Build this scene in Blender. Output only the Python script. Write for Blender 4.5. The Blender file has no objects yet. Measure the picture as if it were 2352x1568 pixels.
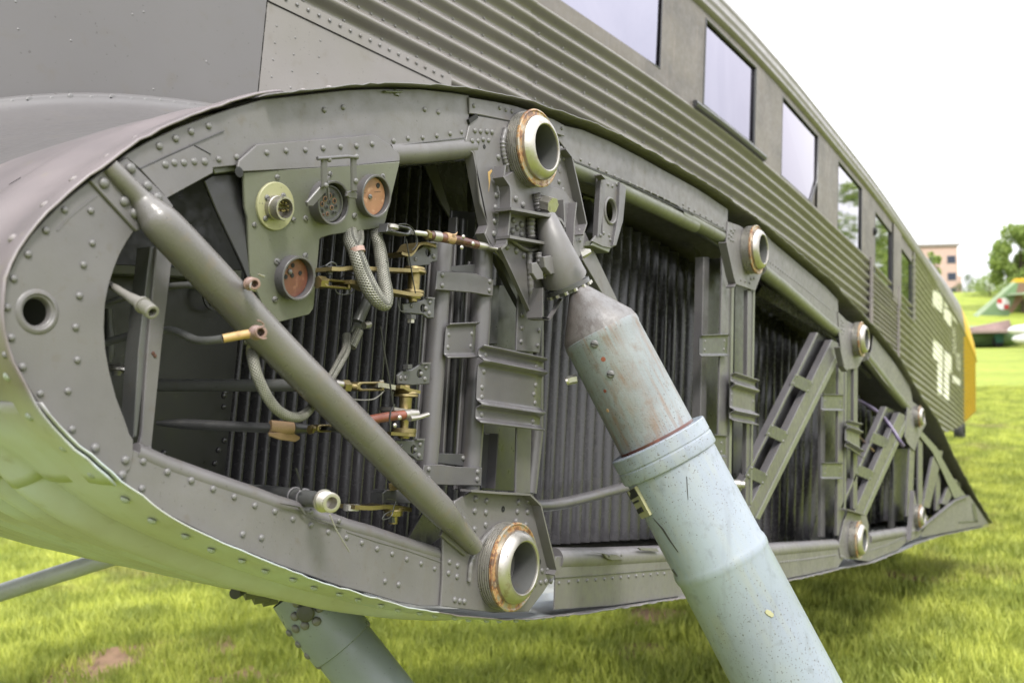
import bpy, bmesh, math, random
from mathutils import Vector, Matrix, Euler
from mathutils.geometry import tessellate_polygon
random.seed(7)
R = math.radians
# ------------------------------------------------------------------ camera model
FPX, CX, CY = 2200.0, 1176.0, 784.0            # focal length and centre in 2352 x 1568 units
D = 0.75                                        # camera to end rib, metres
EYE = 1.55
def ray(p): return Vector(((p[0]-CX)/FPX, (p[1]-CY)/FPX, 1.0))      # camera space: x right, y down, z forward
nA = ray((-2250, 883)).normalized()             # aircraft inboard direction
_e = ray((2600, 1172)); eA = (_e - nA*_e.dot(nA)).normalized()      # aircraft aft direction
uA = eA.cross(nA)
if uA.y > 0: uA = -uA                           # up (camera y is down)
hz = ray((2350, 742)); Uw = nA.cross(hz).normalized()
if Uw.y > 0: Uw = -Uw
Yw = nA.copy(); Xw = (eA - Uw*eA.dot(Uw)).normalized()
def c2w(v): return Vector((v.dot(Xw), v.dot(Yw), v.dot(Uw)))        # camera space -> world axes
CAM = Vector((0, 0, EYE))
scene = bpy.context.scene
cam = bpy.data.cameras.new('camera'); camo = bpy.data.objects.new('camera', cam)
scene.collection.objects.link(camo); scene.camera = camo
cam.sensor_width = 36.0; cam.lens = FPX/2352*36.0; cam.clip_start = 0.02; cam.clip_end = 2000
rx, ry, rz = c2w(Vector((1,0,0))), c2w(Vector((0,-1,0))), c2w(Vector((0,0,-1)))
M = Matrix(((rx.x, ry.x, rz.x), (rx.y, ry.y, rz.y), (rx.z, ry.z, rz.z))).to_4x4(); M.translation = CAM
camo.matrix_world = M
cam.dof.use_dof = True; cam.dof.focus_distance = 1.28; cam.dof.aperture_fstop = 6.8
# ------------------------------------------------------------------ light
world = bpy.data.worlds.new('World'); scene.world = world; world.use_nodes = True
nt = world.node_tree; nt.nodes.clear()
sky = nt.nodes.new('ShaderNodeTexSky'); sky.sky_type = 'NISHITA'; sky.sun_disc = False
SUN_AZ, SUN_EL = R(-122), R(52)                 # world azimuth measured from +X towards +Y
sky.sun_elevation = SUN_EL; sky.sun_rotation = math.pi/2 - SUN_AZ; sky.dust_density = 4.0; sky.air_density = 1.0
hs = nt.nodes.new('ShaderNodeHueSaturation'); hs.inputs['Saturation'].default_value = 0.25
mx = nt.nodes.new('ShaderNodeMix'); mx.data_type = 'RGBA'; mx.inputs[0].default_value = 0.86
tc = nt.nodes.new('ShaderNodeTexCoord'); cn = nt.nodes.new('ShaderNodeTexNoise'); cn.inputs['Scale'].default_value = 2.2; cn.inputs['Detail'].default_value = 5
cr = nt.nodes.new('ShaderNodeValToRGB'); cr.color_ramp.elements[0].position = 0.3; cr.color_ramp.elements[1].position = 0.65
cr.color_ramp.elements[0].color = (6.6, 6.8, 7.3, 1); cr.color_ramp.elements[1].color = (9.0, 9.0, 9.1, 1)
bg = nt.nodes.new('ShaderNodeBackground'); bg.inputs['Strength'].default_value = 0.14
wo = nt.nodes.new('ShaderNodeOutputWorld')
L_ = nt.links.new
L_(tc.outputs['Generated'], cn.inputs['Vector']); L_(cn.outputs['Fac'], cr.inputs['Fac'])
L_(sky.outputs[0], hs.inputs['Color']); L_(hs.outputs[0], mx.inputs[6]); L_(cr.outputs[0], mx.inputs[7])
sz = nt.nodes.new('ShaderNodeSeparateXYZ'); L_(tc.outputs['Generated'], sz.inputs[0])       # overcast sky: brighter towards the zenith
mz = nt.nodes.new('ShaderNodeMapRange'); mz.inputs[1].default_value = 0; mz.inputs[2].default_value = 1; mz.inputs[3].default_value = 1.0; mz.inputs[4].default_value = 2.7; L_(sz.outputs[2], mz.inputs[0])
vm = nt.nodes.new('ShaderNodeVectorMath'); vm.operation = 'SCALE'; L_(mx.outputs[2], vm.inputs[0]); L_(mz.outputs[0], vm.inputs['Scale'])
L_(vm.outputs[0], bg.inputs['Color']); L_(bg.outputs[0], wo.inputs['Surface'])
sl = bpy.data.lights.new('sun', 'SUN'); sl.energy = 3.0; sl.angle = R(11); sl.color = (1.0, 0.96, 0.9)
so = bpy.data.objects.new('sun', sl); scene.collection.objects.link(so)
sd = Vector((math.cos(SUN_EL)*math.cos(SUN_AZ), math.cos(SUN_EL)*math.sin(SUN_AZ), math.sin(SUN_EL)))
so.rotation_euler = (-sd).to_track_quat('-Z', 'Y').to_euler(); so.location = sd*30
scene.view_settings.view_transform = 'Standard'; scene.view_settings.look = 'None'
scene.view_settings.gamma = 1; scene.view_settings.exposure = 0.6; scene.view_settings.use_curve_mapping = False
scene.render.engine = 'CYCLES'; scene.render.resolution_x = 1024; scene.render.resolution_y = 682
# ------------------------------------------------------------------ picture zones (enlarged crops) -> 2352-wide units
def _z(ox, oy, k):
    return lambda x, y: (ox + x*k, oy + y*k)
zA=_z(0,0,.3387); zB=_z(796.6,0,.3387); zC=_z(1555.4,0,.3387)
zD=_z(0,464.7,.3387); zE=_z(796.6,464.7,.3387); zF=_z(1555.4,464.7,.3387)
zG=_z(0,995.8,.3387); zH=_z(796.6,995.8,.3387); zI=_z(1555.4,995.8,.3387)
zJ=_z(697,464.7,.21168); zK=_z(697,796.6,.21168); zL=_z(1062.1,232.3,.21168); zM=_z(199.2,531.1,.21168)
zN=_z(1991.5,497.9,.15326); zO=_z(1726,730.2,.21168); zQ=_z(1792.4,995.8,.21168)
def zz(f, *pts): return [f(*p) for p in pts]
# aircraft local space: x aft, y inboard from the end rib plane, z up; origin level with the camera
def toA(v): return Vector((v.dot(eA), v.dot(nA)-D, v.dot(uA)))
CAMA = Vector((0, -D, 0))
def rayA(p):
    r = ray(p); return Vector((r.dot(eA), r.dot(nA), r.dot(uA)))
class Pl:
    """plane in aircraft space: through point at depth d (y) at ref pixel, tilted about x (tx) and z (tz)"""
    def __init__(s, d=0.0, ref=None, tx=0.0, tz=0.0):
        s.n = Vector((math.sin(tz), -math.cos(tz)*math.cos(tx), -math.sin(tx))).normalized()
        s.o = Vector((0, d, 0)) if ref is None else CAMA + rayA(ref)*((D+d)/rayA(ref).y)
        s.d = d; s.a = (tx, tz, ref)
    def U(s, p):
        r = rayA(p); return CAMA + r*((s.o-CAMA).dot(s.n)/r.dot(s.n))
    def off(s, k):                               # parallel plane k metres farther inboard
        q = Pl.__new__(Pl); q.n = s.n.copy(); q.o = s.o - s.n*k; q.d = s.d+k; q.a = s.a; return q
def U(p, d=0.0): return Pl(d).U(p)
def UZ(p, Z): return toA(ray(p)*Z)
def mpp(p, d=0.0):                               # metres per pixel there (perpendicular to the view)
    r = ray(p); return (D+d)/r.dot(nA)/FPX
def Wd(p, Z): return CAM + c2w(ray(p)*Z)
def Wg(p, z=0.0):
    v = c2w(ray(p)); return CAM + v*((z-EYE)/v.z)
# ------------------------------------------------------------------ materials
MATS = {}
def nodes(m):
    m.use_nodes = True; t = m.node_tree; return t, t.nodes['Principled BSDF'], t.links.new
def mk(name):
    m = bpy.data.materials.new(name); MATS[name] = m; return m
def nz(t, scale, detail=4, vec=None, rough=.55, dist=0):
    n = t.nodes.new('ShaderNodeTexNoise'); n.inputs['Scale'].default_value = scale; n.inputs['Detail'].default_value = detail
    n.inputs['Roughness'].default_value = rough; n.inputs['Distortion'].default_value = dist
    if vec: t.links.new(vec, n.inputs['Vector'])
    return n
def ramp(t, fac, stops):
    r = t.nodes.new('ShaderNodeValToRGB'); el = r.color_ramp.elements
    while len(el) < len(stops): el.new(0.5)
    for e, (p, c) in zip(el, stops): e.position = p; e.color = (*c, 1) if len(c) == 3 else c
    t.links.new(fac, r.inputs['Fac']); return r
def mixc(t, fac, a, b, mode='MIX'):
    m = t.nodes.new('ShaderNodeMix'); m.data_type = 'RGBA'; m.blend_type = mode
    for s, v in ((0, fac), (6, a), (7, b)):
        if hasattr(v, 'is_linked') or hasattr(v, 'links'): t.links.new(v, m.inputs[s])
        else: m.inputs[s].default_value = v if s == 0 else (*v, 1)
    return m.outputs[2]
def mth(t, op, a, b=0.0):
    m = t.nodes.new('ShaderNodeMath'); m.operation = op
    for s, v in ((0, a), (1, b)):
        if hasattr(v, 'links'): t.links.new(v, m.inputs[s])
        else: m.inputs[s].default_value = v
    return m.outputs[0]
def paint(name, col, rough=.42, var=.16, dirt=(.10,.075,.035), dirt_amt=.25, bump=.15, scale=1.0, chips=None, metallic=0, spec=.5, streak=0.0, tint=None):
    K = .66; col = tuple(c*K for c in col); dirt = tuple(c*K for c in dirt); tint = tint and tuple(c*K for c in tint); chips = chips and tuple(c*K for c in chips)
    m = mk(name); t, b, L = nodes(m)
    tc = t.nodes.new('ShaderNodeTexCoord'); v = tc.outputs['Object']
    n1 = nz(t, 9*scale, 6, v); n2 = nz(t, 60*scale, 4, v); n3 = nz(t, 420*scale, 3, v)
    lo = tuple(c*(1-var) for c in col); hi = tuple(min(1, c*(1+var)) for c in col)
    c = ramp(t, n1.outputs['Fac'], [(.3, lo), (.7, hi)]).outputs[0]
    if tint: c = mixc(t, ramp(t, nz(t, 5*scale, 3, v).outputs['Fac'], [(.45,(0,0,0)),(.7,(.8,.8,.8))]).outputs[0], c, tint)
    sp = ramp(t, n2.outputs['Fac'], [(.58,(0,0,0)),(.78,(dirt_amt,)*3)]).outputs[0]
    c = mixc(t, sp, c, dirt)
    if streak:
        mp = t.nodes.new('ShaderNodeMapping'); mp.inputs['Scale'].default_value = (60, 60, 4); L(v, mp.inputs['Vector'])
        st = nz(t, 1.0, 4, mp.outputs[0]); c = mixc(t, ramp(t, st.outputs['Fac'], [(.56,(0,0,0)),(.74,(streak,)*3)]).outputs[0], c, dirt)
    sk = nz(t, 300*scale, 2, v); c = mixc(t, ramp(t, sk.outputs['Fac'], [(.70,(0,0,0)),(.74,(.7,.7,.7))]).outputs[0], c, (.035,.03,.028))
    if chips:
        ch = nz(t, 38*scale, 8, v, .75); c = mixc(t, ramp(t, ch.outputs['Fac'], [(.705,(0,0,0)),(.72,(1,1,1))]).outputs[0], c, chips)
    L(c, b.inputs['Base Color'])
    L(ramp(t, n2.outputs['Fac'], [(.3,(rough-.08,)*3),(.75,(min(1,rough+.16),)*3)]).outputs[0], b.inputs['Roughness'])
    b.inputs['Metallic'].default_value = metallic; b.inputs['Specular IOR Level'].default_value = spec
    h = mth(t, 'ADD', mth(t, 'MULTIPLY', n1.outputs['Fac'], 3.0), mth(t, 'MULTIPLY', n3.outputs['Fac'], .35))
    bp = t.nodes.new('ShaderNodeBump'); bp.inputs['Strength'].default_value = bump; bp.inputs['Distance'].default_value = .002
    L(h, bp.inputs['Height']); L(bp.outputs[0], b.inputs['Normal'])
    return m
GREY = (.138,.130,.137)
paint('grey_paint', GREY, chips=(.15,.11,.09), streak=.10, dirt=(.10,.075,.04), dirt_amt=.38, var=.2, tint=(.140,.134,.128))
paint('grey_rivet', (.145,.141,.142), rough=.36, dirt=(.12,.07,.04), dirt_amt=.35)
paint('grey_post', (.102,.097,.102), rough=.36, streak=.15)
paint('grey_tube', (.148,.139,.134), rough=.3, streak=.12, dirt=(.20,.13,.05), dirt_amt=.4, chips=(.22,.10,.06), bump=.25)
paint('olive_panel', (.130,.134,.108), rough=.4, tint=(.135,.142,.105))
paint('dark_steel', (.048,.048,.050), rough=.34, dirt_amt=.1)
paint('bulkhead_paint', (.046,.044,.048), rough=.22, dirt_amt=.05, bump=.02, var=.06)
paint('cavity_shade', (.018,.0175,.019), rough=.35, dirt_amt=.05, bump=.03)  # near-black: shade inside the bay and beam channels put into the colour
paint('bracket_steel', (.066,.066,.068), rough=.35, chips=(.35,.28,.2))
paint('fuselage_paint', (.198,.182,.176), rough=.36, var=.1, tint=(.165,.156,.128), scale=.5)
paint('fairing_paint', (.116,.109,.110), rough=.36, var=.06, scale=.35, bump=.10)
paint('mauve_skin', (.235,.215,.215), rough=.33, var=.14, tint=(.30,.25,.25), bump=.3)
paint('blue_paint', (.255,.290,.350), rough=.36, var=.08, dirt=(.10,.11,.11), dirt_amt=.45, streak=.28, tint=(.29,.345,.375), bump=.2)
paint('worn_blue', (.215,.235,.25), rough=.42, var=.25, dirt=(.16,.09,.055), dirt_amt=.6, streak=.5, tint=(.235,.28,.30), bump=.5, chips=(.12,.10,.09))
paint('worn_brown', (.17,.163,.165), rough=.4, var=.3, dirt=(.05,.04,.04), dirt_amt=.7, streak=.6, tint=(.16,.125,.105), bump=.4)
paint('gear_grey', (.215,.248,.268), rough=.34, var=.14, tint=(.26,.30,.31), dirt=(.2,.24,.2))
paint('window_band', (.130,.115,.108), rough=.55, var=.3, tint=(.16,.14,.12), streak=.5, dirt=(.22,.18,.16))
paint('yellow_paint', (.70,.43,.012), rough=.5)
paint('white_marking', (1.1,1.08,1.0), rough=.55, dirt_amt=.15)
paint('black_rubber', (.012,.012,.013), rough=.55)
paint('cable_black', (.01,.01,.011), rough=.4)
paint('steel', (.52,.49,.45), rough=.34, var=.15, metallic=.9, dirt=(.25,.16,.06), dirt_amt=.8, bump=.2)
paint('thread_steel', (.52,.50,.46), rough=.30, var=.25, metallic=.75, dirt=(.12,.08,.05), dirt_amt=.8)
def mat_rust():
    m = mk('rust_ring'); t, b, L = nodes(m); tc = t.nodes.new('ShaderNodeTexCoord'); v = tc.outputs['Object']
    n1 = nz(t, 45, 7, v, .7); n2 = nz(t, 160, 5, v)
    c = ramp(t, n1.outputs['Fac'], [(.45,(.30,.27,.22)),(.50,(.33,.20,.09)),(.55,(.15,.065,.03)),(.61,(.065,.038,.028)),(.68,(.21,.16,.11))]).outputs[0]
    L(c, b.inputs['Base Color']); L(ramp(t, n1.outputs['Fac'], [(.46,(.7,.7,.7)),(.53,(.05,.05,.05))]).outputs[0], b.inputs['Metallic'])
    b.inputs['Roughness'].default_value = .42
    bp = t.nodes.new('ShaderNodeBump'); bp.inputs['Strength'].default_value = .8; bp.inputs['Distance'].default_value = .0015
    L(mth(t, 'ADD', n1.outputs['Fac'], mth(t, 'MULTIPLY', n2.outputs['Fac'], .3)), bp.inputs['Height']); L(bp.outputs[0], b.inputs['Normal'])
mat_rust()
paint('brass', (.34,.27,.13), rough=.34, var=.2, metallic=.85, dirt=(.14,.09,.04), dirt_amt=.6)
paint('brown_tube', (.085,.032,.024), rough=.3, var=.4, dirt=(.25,.07,.03), dirt_amt=.8)
paint('rust_brown', (.20,.055,.03), rough=.4, var=.4, dirt=(.03,.02,.02), dirt_amt=.9)
paint('tape', (.42,.27,.15), rough=.7, var=.4, dirt=(.12,.05,.03), dirt_amt=.8, bump=.8)
paint('bakelite_orange', (.30,.145,.080), rough=.4, var=.3, dirt=(.65,.4,.25), dirt_amt=.8, scale=2)
paint('bakelite_red', (.15,.052,.035), rough=.4, var=.25, dirt=(.4,.2,.12), dirt_amt=.5, scale=2)
paint('cream_disc', (.36,.35,.20), rough=.45, dirt=(.3,.28,.16))
paint('yellow_pipe', (.55,.36,.14), rough=.5, dirt=(.1,.03,.02), dirt_amt=1.0, var=.2)
paint('pink_pipe', (.30,.19,.16), rough=.4, var=.3)
paint('pipe_grey', (.10,.102,.10), rough=.38)
paint('pipe_light', (.22,.21,.19), rough=.4, var=.25)
paint('purple_cable', (.13,.10,.19), rough=.35)
def mat_two(name):                               # underside light green-blue, upper grey, soft worn boundary
    m = mk(name); t, b, L = nodes(m)
    tc = t.nodes.new('ShaderNodeTexCoord'); v = tc.outputs['Object']; sx = t.nodes.new('ShaderNodeSeparateXYZ'); L(v, sx.inputs[0])
    n1 = nz(t, 7, 6, v); n2 = nz(t, 40, 5, v)
    up = ramp(t, n1.outputs['Fac'], [(.3,(.095,.084,.088)),(.7,(.15,.128,.133))]).outputs[0]
    dn = ramp(t, n1.outputs['Fac'], [(.3,(.285,.285,.262)),(.48,(.32,.332,.32)),(.62,(.35,.385,.41))]).outputs[0]
    f = mth(t, 'ADD', sx.outputs[2], mth(t, 'MULTIPLY', n1.outputs['Fac'], .02))
    mr = t.nodes.new('ShaderNodeMapRange'); mr.inputs[1].default_value = 0.018; mr.inputs[2].default_value = 0.058; L(f, mr.inputs[0])
    c = mixc(t, mr.outputs[0], dn, up)
    c = mixc(t, ramp(t, n2.outputs['Fac'], [(.6,(0,0,0)),(.8,(.5,.5,.5))]).outputs[0], c, (.16,.15,.08))
    L(c, b.inputs['Base Color']); b.inputs['Roughness'].default_value = .36
    bp = t.nodes.new('ShaderNodeBump'); bp.inputs['Strength'].default_value = .25; bp.inputs['Distance'].default_value = .004
    L(n1.outputs['Fac'], bp.inputs['Height']); L(bp.outputs[0], b.inputs['Normal']); return m
mat_two('skin_two_tone')
def mat_braid():
    m = mk('braid'); t, b, L = nodes(m)
    uv = t.nodes.new('ShaderNodeUVMap'); sx = t.nodes.new('ShaderNodeSeparateXYZ'); L(uv.outputs[0], sx.inputs[0])
    u, v = sx.outputs[0], sx.outputs[1]
    a = mth(t, 'ABSOLUTE', mth(t, 'SINE', mth(t, 'ADD', mth(t, 'MULTIPLY', u, 1000), mth(t, 'MULTIPLY', v, math.pi*11))))
    c = mth(t, 'ABSOLUTE', mth(t, 'SINE', mth(t, 'SUBTRACT', mth(t, 'MULTIPLY', u, 1000), mth(t, 'MULTIPLY', v, math.pi*11))))
    h = mth(t, 'MAXIMUM', a, c); tc = t.nodes.new('ShaderNodeTexCoord'); n = nz(t, 90, 5, tc.outputs['Object'])
    h2 = mth(t, 'MULTIPLY', h, mth(t, 'ADD', n.outputs['Fac'], .5))
    L(ramp(t, h2, [(.2,(.035,.035,.03)),(.55,(.09,.09,.073)),(1.0,(.20,.195,.17))]).outputs[0], b.inputs['Base Color'])
    b.inputs['Metallic'].default_value = .35; b.inputs['Roughness'].default_value = .42
    bp = t.nodes.new('ShaderNodeBump'); bp.inputs['Strength'].default_value = 1; bp.inputs['Distance'].default_value = .0016
    L(h, bp.inputs['Height']); L(bp.outputs[0], b.inputs['Normal']); return m
mat_braid()
def simple(name, col, rough=.5, metallic=0):
    col = tuple(c*.66 for c in col)
    m = mk(name); t, b, L = nodes(m); tc = t.nodes.new('ShaderNodeTexCoord'); n = nz(t, 3, 4, tc.outputs['Object'])
    L(ramp(t, n.outputs['Fac'], [(.3, tuple(c*.85 for c in col)), (.7, tuple(c*1.12 for c in col))]).outputs[0], b.inputs['Base Color'])
    b.inputs['Roughness'].default_value = rough; b.inputs['Metallic'].default_value = metallic; return m
simple('hole_black', (.006,.006,.007), .8)
m = mk('pane'); t, b, L = nodes(m); gl = t.nodes.new('ShaderNodeBsdfGlossy'); gl.inputs['Color'].default_value = (.44,.43,.51,1); tcw = t.nodes.new('ShaderNodeTexCoord'); dn_ = nz(t, 2.2, 5, tcw.outputs['Object'], .6, 1.5); L(ramp(t, dn_.outputs['Fac'], [(.3,(.235,.23,.28)),(.7,(.315,.305,.355))]).outputs[0], gl.inputs['Color']); gl.inputs['Roughness'].default_value = .03
lw_ = t.nodes.new('ShaderNodeLayerWeight'); lw_.inputs[0].default_value = .5
fr_ = ramp(t, lw_.outputs['Facing'], [(.60,(.27,.265,.32)),(.70,(.34,.32,.37)),(.80,(.70,.69,.70))]).outputs[0]; L(mixc(t, ramp(t, dn_.outputs['Fac'], [(.3,(0,0,0)),(.7,(.3,.3,.3))]).outputs[0], fr_, (.40,.385,.44)), gl.inputs['Color'])
L(gl.outputs[0], t.nodes['Material Output'].inputs['Surface'])
simple('building_wall', (.60,.42,.36), .8); simple('building_glass', (.03,.04,.07), .15); simple('roof_trim', (.3,.27,.25), .7)
simple('bark', (.10,.08,.05), .9)
simple('jet_green', (.16,.26,.12), .5); simple('jet_brown', (.22,.13,.08), .5); simple('jet_pale', (.45,.55,.38), .5); simple('jet_pink', (.42,.30,.28), .5)
simple('jet_teal', (.05,.22,.20), .4); simple('jet_white', (.75,.75,.75), .4); simple('jet_red', (.55,.05,.05), .5)
# ------------------------------------------------------------------ object helpers
def add(name, verts, faces, mat, parent=None, smooth=True, sharp=32, uvs=None, mats=None, midx=None):
    me = bpy.data.meshes.new(name); me.from_pydata([tuple(v) for v in verts], [], faces)
    for mm in (mats or [mat]): me.materials.append(MATS[mm])
    if midx: me.polygons.foreach_set('material_index', midx)
    if smooth:
        me.polygons.foreach_set('use_smooth', [True]*len(me.polygons)); me.update(); me.set_sharp_from_angle(angle=R(sharp))
    if uvs:
        ul = me.uv_layers.new(name='UVMap')
        for i, l in enumerate(me.loops): ul.data[i].uv = uvs[l.vertex_index]
    me.update()
    o = bpy.data.objects.new(name, me); scene.collection.objects.link(o)
    if parent:
        o.parent = parent
        if parent is AIR: o.location = -BASE
    return o
def lab(o, label): o['label'] = label; return o
def top(o, label, cat, group=None, kind=None):
    if label: o['label'] = label; o['category'] = cat
    if group: o['group'] = group
    if kind: o['kind'] = kind
    return o
BASE = Vector((2.0, .6, -1.235))
AIR = bpy.data.objects.new('aircraft', None); scene.collection.objects.link(AIR)
ax, ay, az = c2w(eA), c2w(nA), c2w(uA)
RA = Matrix(((ax.x, ay.x, az.x), (ax.y, ay.y, az.y), (ax.z, ay.z, az.z)))
_wb = CAM + RA @ (BASE + Vector((0, D, 0)))
AIR.rotation_euler = RA.to_euler(); AIR.location = _wb
top(AIR, 'grey corrugated metal aircraft with its wing removed, open wing root and yellow tail band', 'aircraft')
def A2W(p): return CAM + RA @ (Vector(p) + Vector((0, D, 0)))
def poly2d(pts, n):                              # local 2D frame for a plane normal
    ex = Vector((0,0,1)).cross(-n)
    ex = Vector((1,0,0)) - n*n.x; ex.normalize(); ey = ex.cross(n) * -1
    return ex, ey
def plate(name, pts, pl=None, th=.003, mat='grey_paint', parent=None, holes=(), ch=.0009, smooth=True, densify=False):
    """flat plate with chamfered rim whose front outline is given in picture units on a plane"""
    pl = pl if isinstance(pl, Pl) else Pl(pl or 0.0)
    n = pl.n
    loops = [[pl.U(p) for p in pts]] + [[pl.U(p) for p in h] for h in holes]
    ex = (Vector((1,0,0)) - n*n.x).normalized(); ey = n.cross(ex)
    def area(lp):
        s = 0
        for i in range(len(lp)):
            a, b = lp[i], lp[(i+1) % len(lp)]; s += a.dot(ex)*b.dot(ey) - b.dot(ex)*a.dot(ey)
        return s
    V, F = [], []; fl = []
    for k, lp in enumerate(loops):
        if (area(lp) > 0) != (k == 0): lp = lp[::-1]
        m = len(lp); ins = []
        for i in range(m):
            a, b, c = lp[i-1], lp[i], lp[(i+1) % m]
            d1 = (b-a); d2 = (c-b)
            if d1.length < 1e-7 or d2.length < 1e-7: ins.append(b); continue
            d1.normalize(); d2.normalize(); q1 = n.cross(d1); q2 = n.cross(d2); q = (q1+q2)
            q = q/max(.5, q.length_squared/2)*1.0 if q.length > 1e-6 else q1
            ins.append(b + q*ch)
        b0 = len(V); V += ins; V += [p - n*ch for p in lp]; V += [p - n*th for p in lp]
        fl.append((b0, m, ins))
        for i in range(m):
            j = (i+1) % m
            F.append((b0+i, b0+m+i, b0+m+j, b0+j)); F.append((b0+m+i, b0+2*m+i, b0+2*m+j, b0+m+j))
    tri = tessellate_polygon([f[2] for f in fl])
    idx = []
    for b0, m, ins in fl: idx += [(b0+i, m) for i in range(m)]
    nrm_fix = []
    for tr in tri:
        a, b, c = [idx[i][0] for i in tr]
        if (V[b]-V[a]).cross(V[c]-V[a]).dot(n) < 0: a, c = c, a
        F.append((a, b, c)); a2, b2, c2 = [idx[i][0]+2*idx[i][1] for i in tr]; F.append((c2, b2, a2) if False else (a2, b2, c2))
    me_o = add(name, V, F, mat, parent or AIR, smooth=smooth, sharp=25)
    bm = bmesh.new(); bm.from_mesh(me_o.data); bmesh.ops.recalc_face_normals(bm, faces=bm.faces); bm.to_mesh(me_o.data); bm.free()
    me_o.data.set_sharp_from_angle(angle=R(25))
    return me_o
def bar(name, a, b, w, d=0.0, th=.006, mat='grey_post', parent=None, w2=None, ch=.0012):
    dx, dy = b[0]-a[0], b[1]-a[1]; l = math.hypot(dx, dy); nx, ny = -dy/l, dx/l; w2 = w if w2 is None else w2
    return plate(name, [(a[0]+nx*w/2, a[1]+ny*w/2), (b[0]+nx*w2/2, b[1]+ny*w2/2), (b[0]-nx*w2/2, b[1]-ny*w2/2), (a[0]-nx*w/2, a[1]-ny*w/2)], d, th, mat, parent, ch=ch)
def strip(name, pts, d0, d1, th=.003, mat='grey_paint', parent=None):
    """sheet standing at right angles to the rib plane along a picture polyline taken at depth d0, reaching to d1"""
    P = [U(p, d0) for p in pts]; V, F = [], []
    for i, p in enumerate(P):
        a = P[max(0, i-1)]; b = P[min(len(P)-1, i+1)]; t = (b-a).normalized(); q = t.cross(Vector((0,1,0))).normalized()*th/2
        for s in (-1, 1):
            for dd in (d0, d1): V.append(Vector((p.x, dd, p.z)) + q*s)
    for i in range(len(P)-1):
        a, b = 4*i, 4*i+4
        F += [(a, a+1, b+1, b), (a+2, b+2, b+3, a+3), (a, b, b+2, a+2), (a+1, a+3, b+3, b+1)]
    k = 4*(len(P)-1); F += [(0,2,3,1), (k,k+1,k+3,k+2)]
    return add(name, V, F, mat, parent or AIR, sharp=30)
def frames(P):
    T = []
    for i in range(len(P)):
        T.append((P[min(i+1, len(P)-1)] - P[max(i-1, 0)]).normalized())
    r = T[0].orthogonal().normalized(); out = []
    for t in T:
        r = (r - t*r.dot(t)).normalized(); out.append((t, r, t.cross(r)))
    return out
def smoothpath(P, n=6):
    if len(P) < 3: return P
    out = []
    for i in range(len(P)-1):
        p0, p1, p2, p3 = P[max(i-1,0)], P[i], P[i+1], P[min(i+2, len(P)-1)]
        for k in range(n):
            t = k/n
            out.append(.5*((2*p1) + (p2-p0)*t + (2*p0-5*p1+4*p2-p3)*t*t + (3*p1-p0-3*p2+p3)*t**3))
    out.append(P[-1]); return out
def tube(name, P, r, mat, parent=None, seg=14, smooth=True, cap=True, sub=0, flat=1.0, roll=None):
    P = [Vector(p) for p in P]
    rs = list(r) if isinstance(r, (list, tuple)) else None
    if sub:
        if rs:
            rr = smoothpath([Vector((x, 0, 0)) for x in rs], sub); rs = [v.x for v in rr]
        P = smoothpath(P, sub)
    if rs is None: rs = [r]*len(P)
    V, F, UV = [], [], []; ln = 0; fr = frames(P)
    for i, p in enumerate(P):
        if i: ln += (p-P[i-1]).length
        t, a, b = fr[i]
        if roll is not None: a = (roll - t*roll.dot(t)).normalized(); b = t.cross(a)
        for k in range(seg):
            w = 2*math.pi*k/seg; V.append(p + a*math.cos(w)*rs[i] + b*math.sin(w)*rs[i]*flat); UV.append((ln, k/seg))
    for i in range(len(P)-1):
        for k in range(seg):
            j = (k+1) % seg; F.append((i*seg+k, i*seg+j, (i+1)*seg+j, (i+1)*seg+k))
    if cap: F.append(tuple(range(seg))[::-1]); F.append(tuple((len(P)-1)*seg + k for k in range(seg)))
    return add(name, V, F, mat, parent or AIR, sharp=40, uvs=UV)
def lathe(name, o, axis, prof, mat, parent=None, seg=40, mats=None, mid=None, sharp=30):
    """prof: list of (distance along axis, radius); mid: material index per segment"""
    axis = Vector(axis).normalized(); a = axis.orthogonal().normalized(); b = axis.cross(a); V, F, mi = [], [], []
    for (z, r) in prof:
        for k in range(seg):
            w = 2*math.pi*k/seg; V.append(Vector(o) + axis*z + (a*math.cos(w)+b*math.sin(w))*max(r, 1e-5))
    for i in range(len(prof)-1):
        for k in range(seg):
            j = (k+1) % seg; F.append((i*seg+k, i*seg+j, (i+1)*seg+j, (i+1)*seg+k)); mi.append(mid[i] if mid else 0)
    return add(name, V, F, mat, parent or AIR, sharp=sharp, mats=mats, midx=mi if mid else None)
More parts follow.
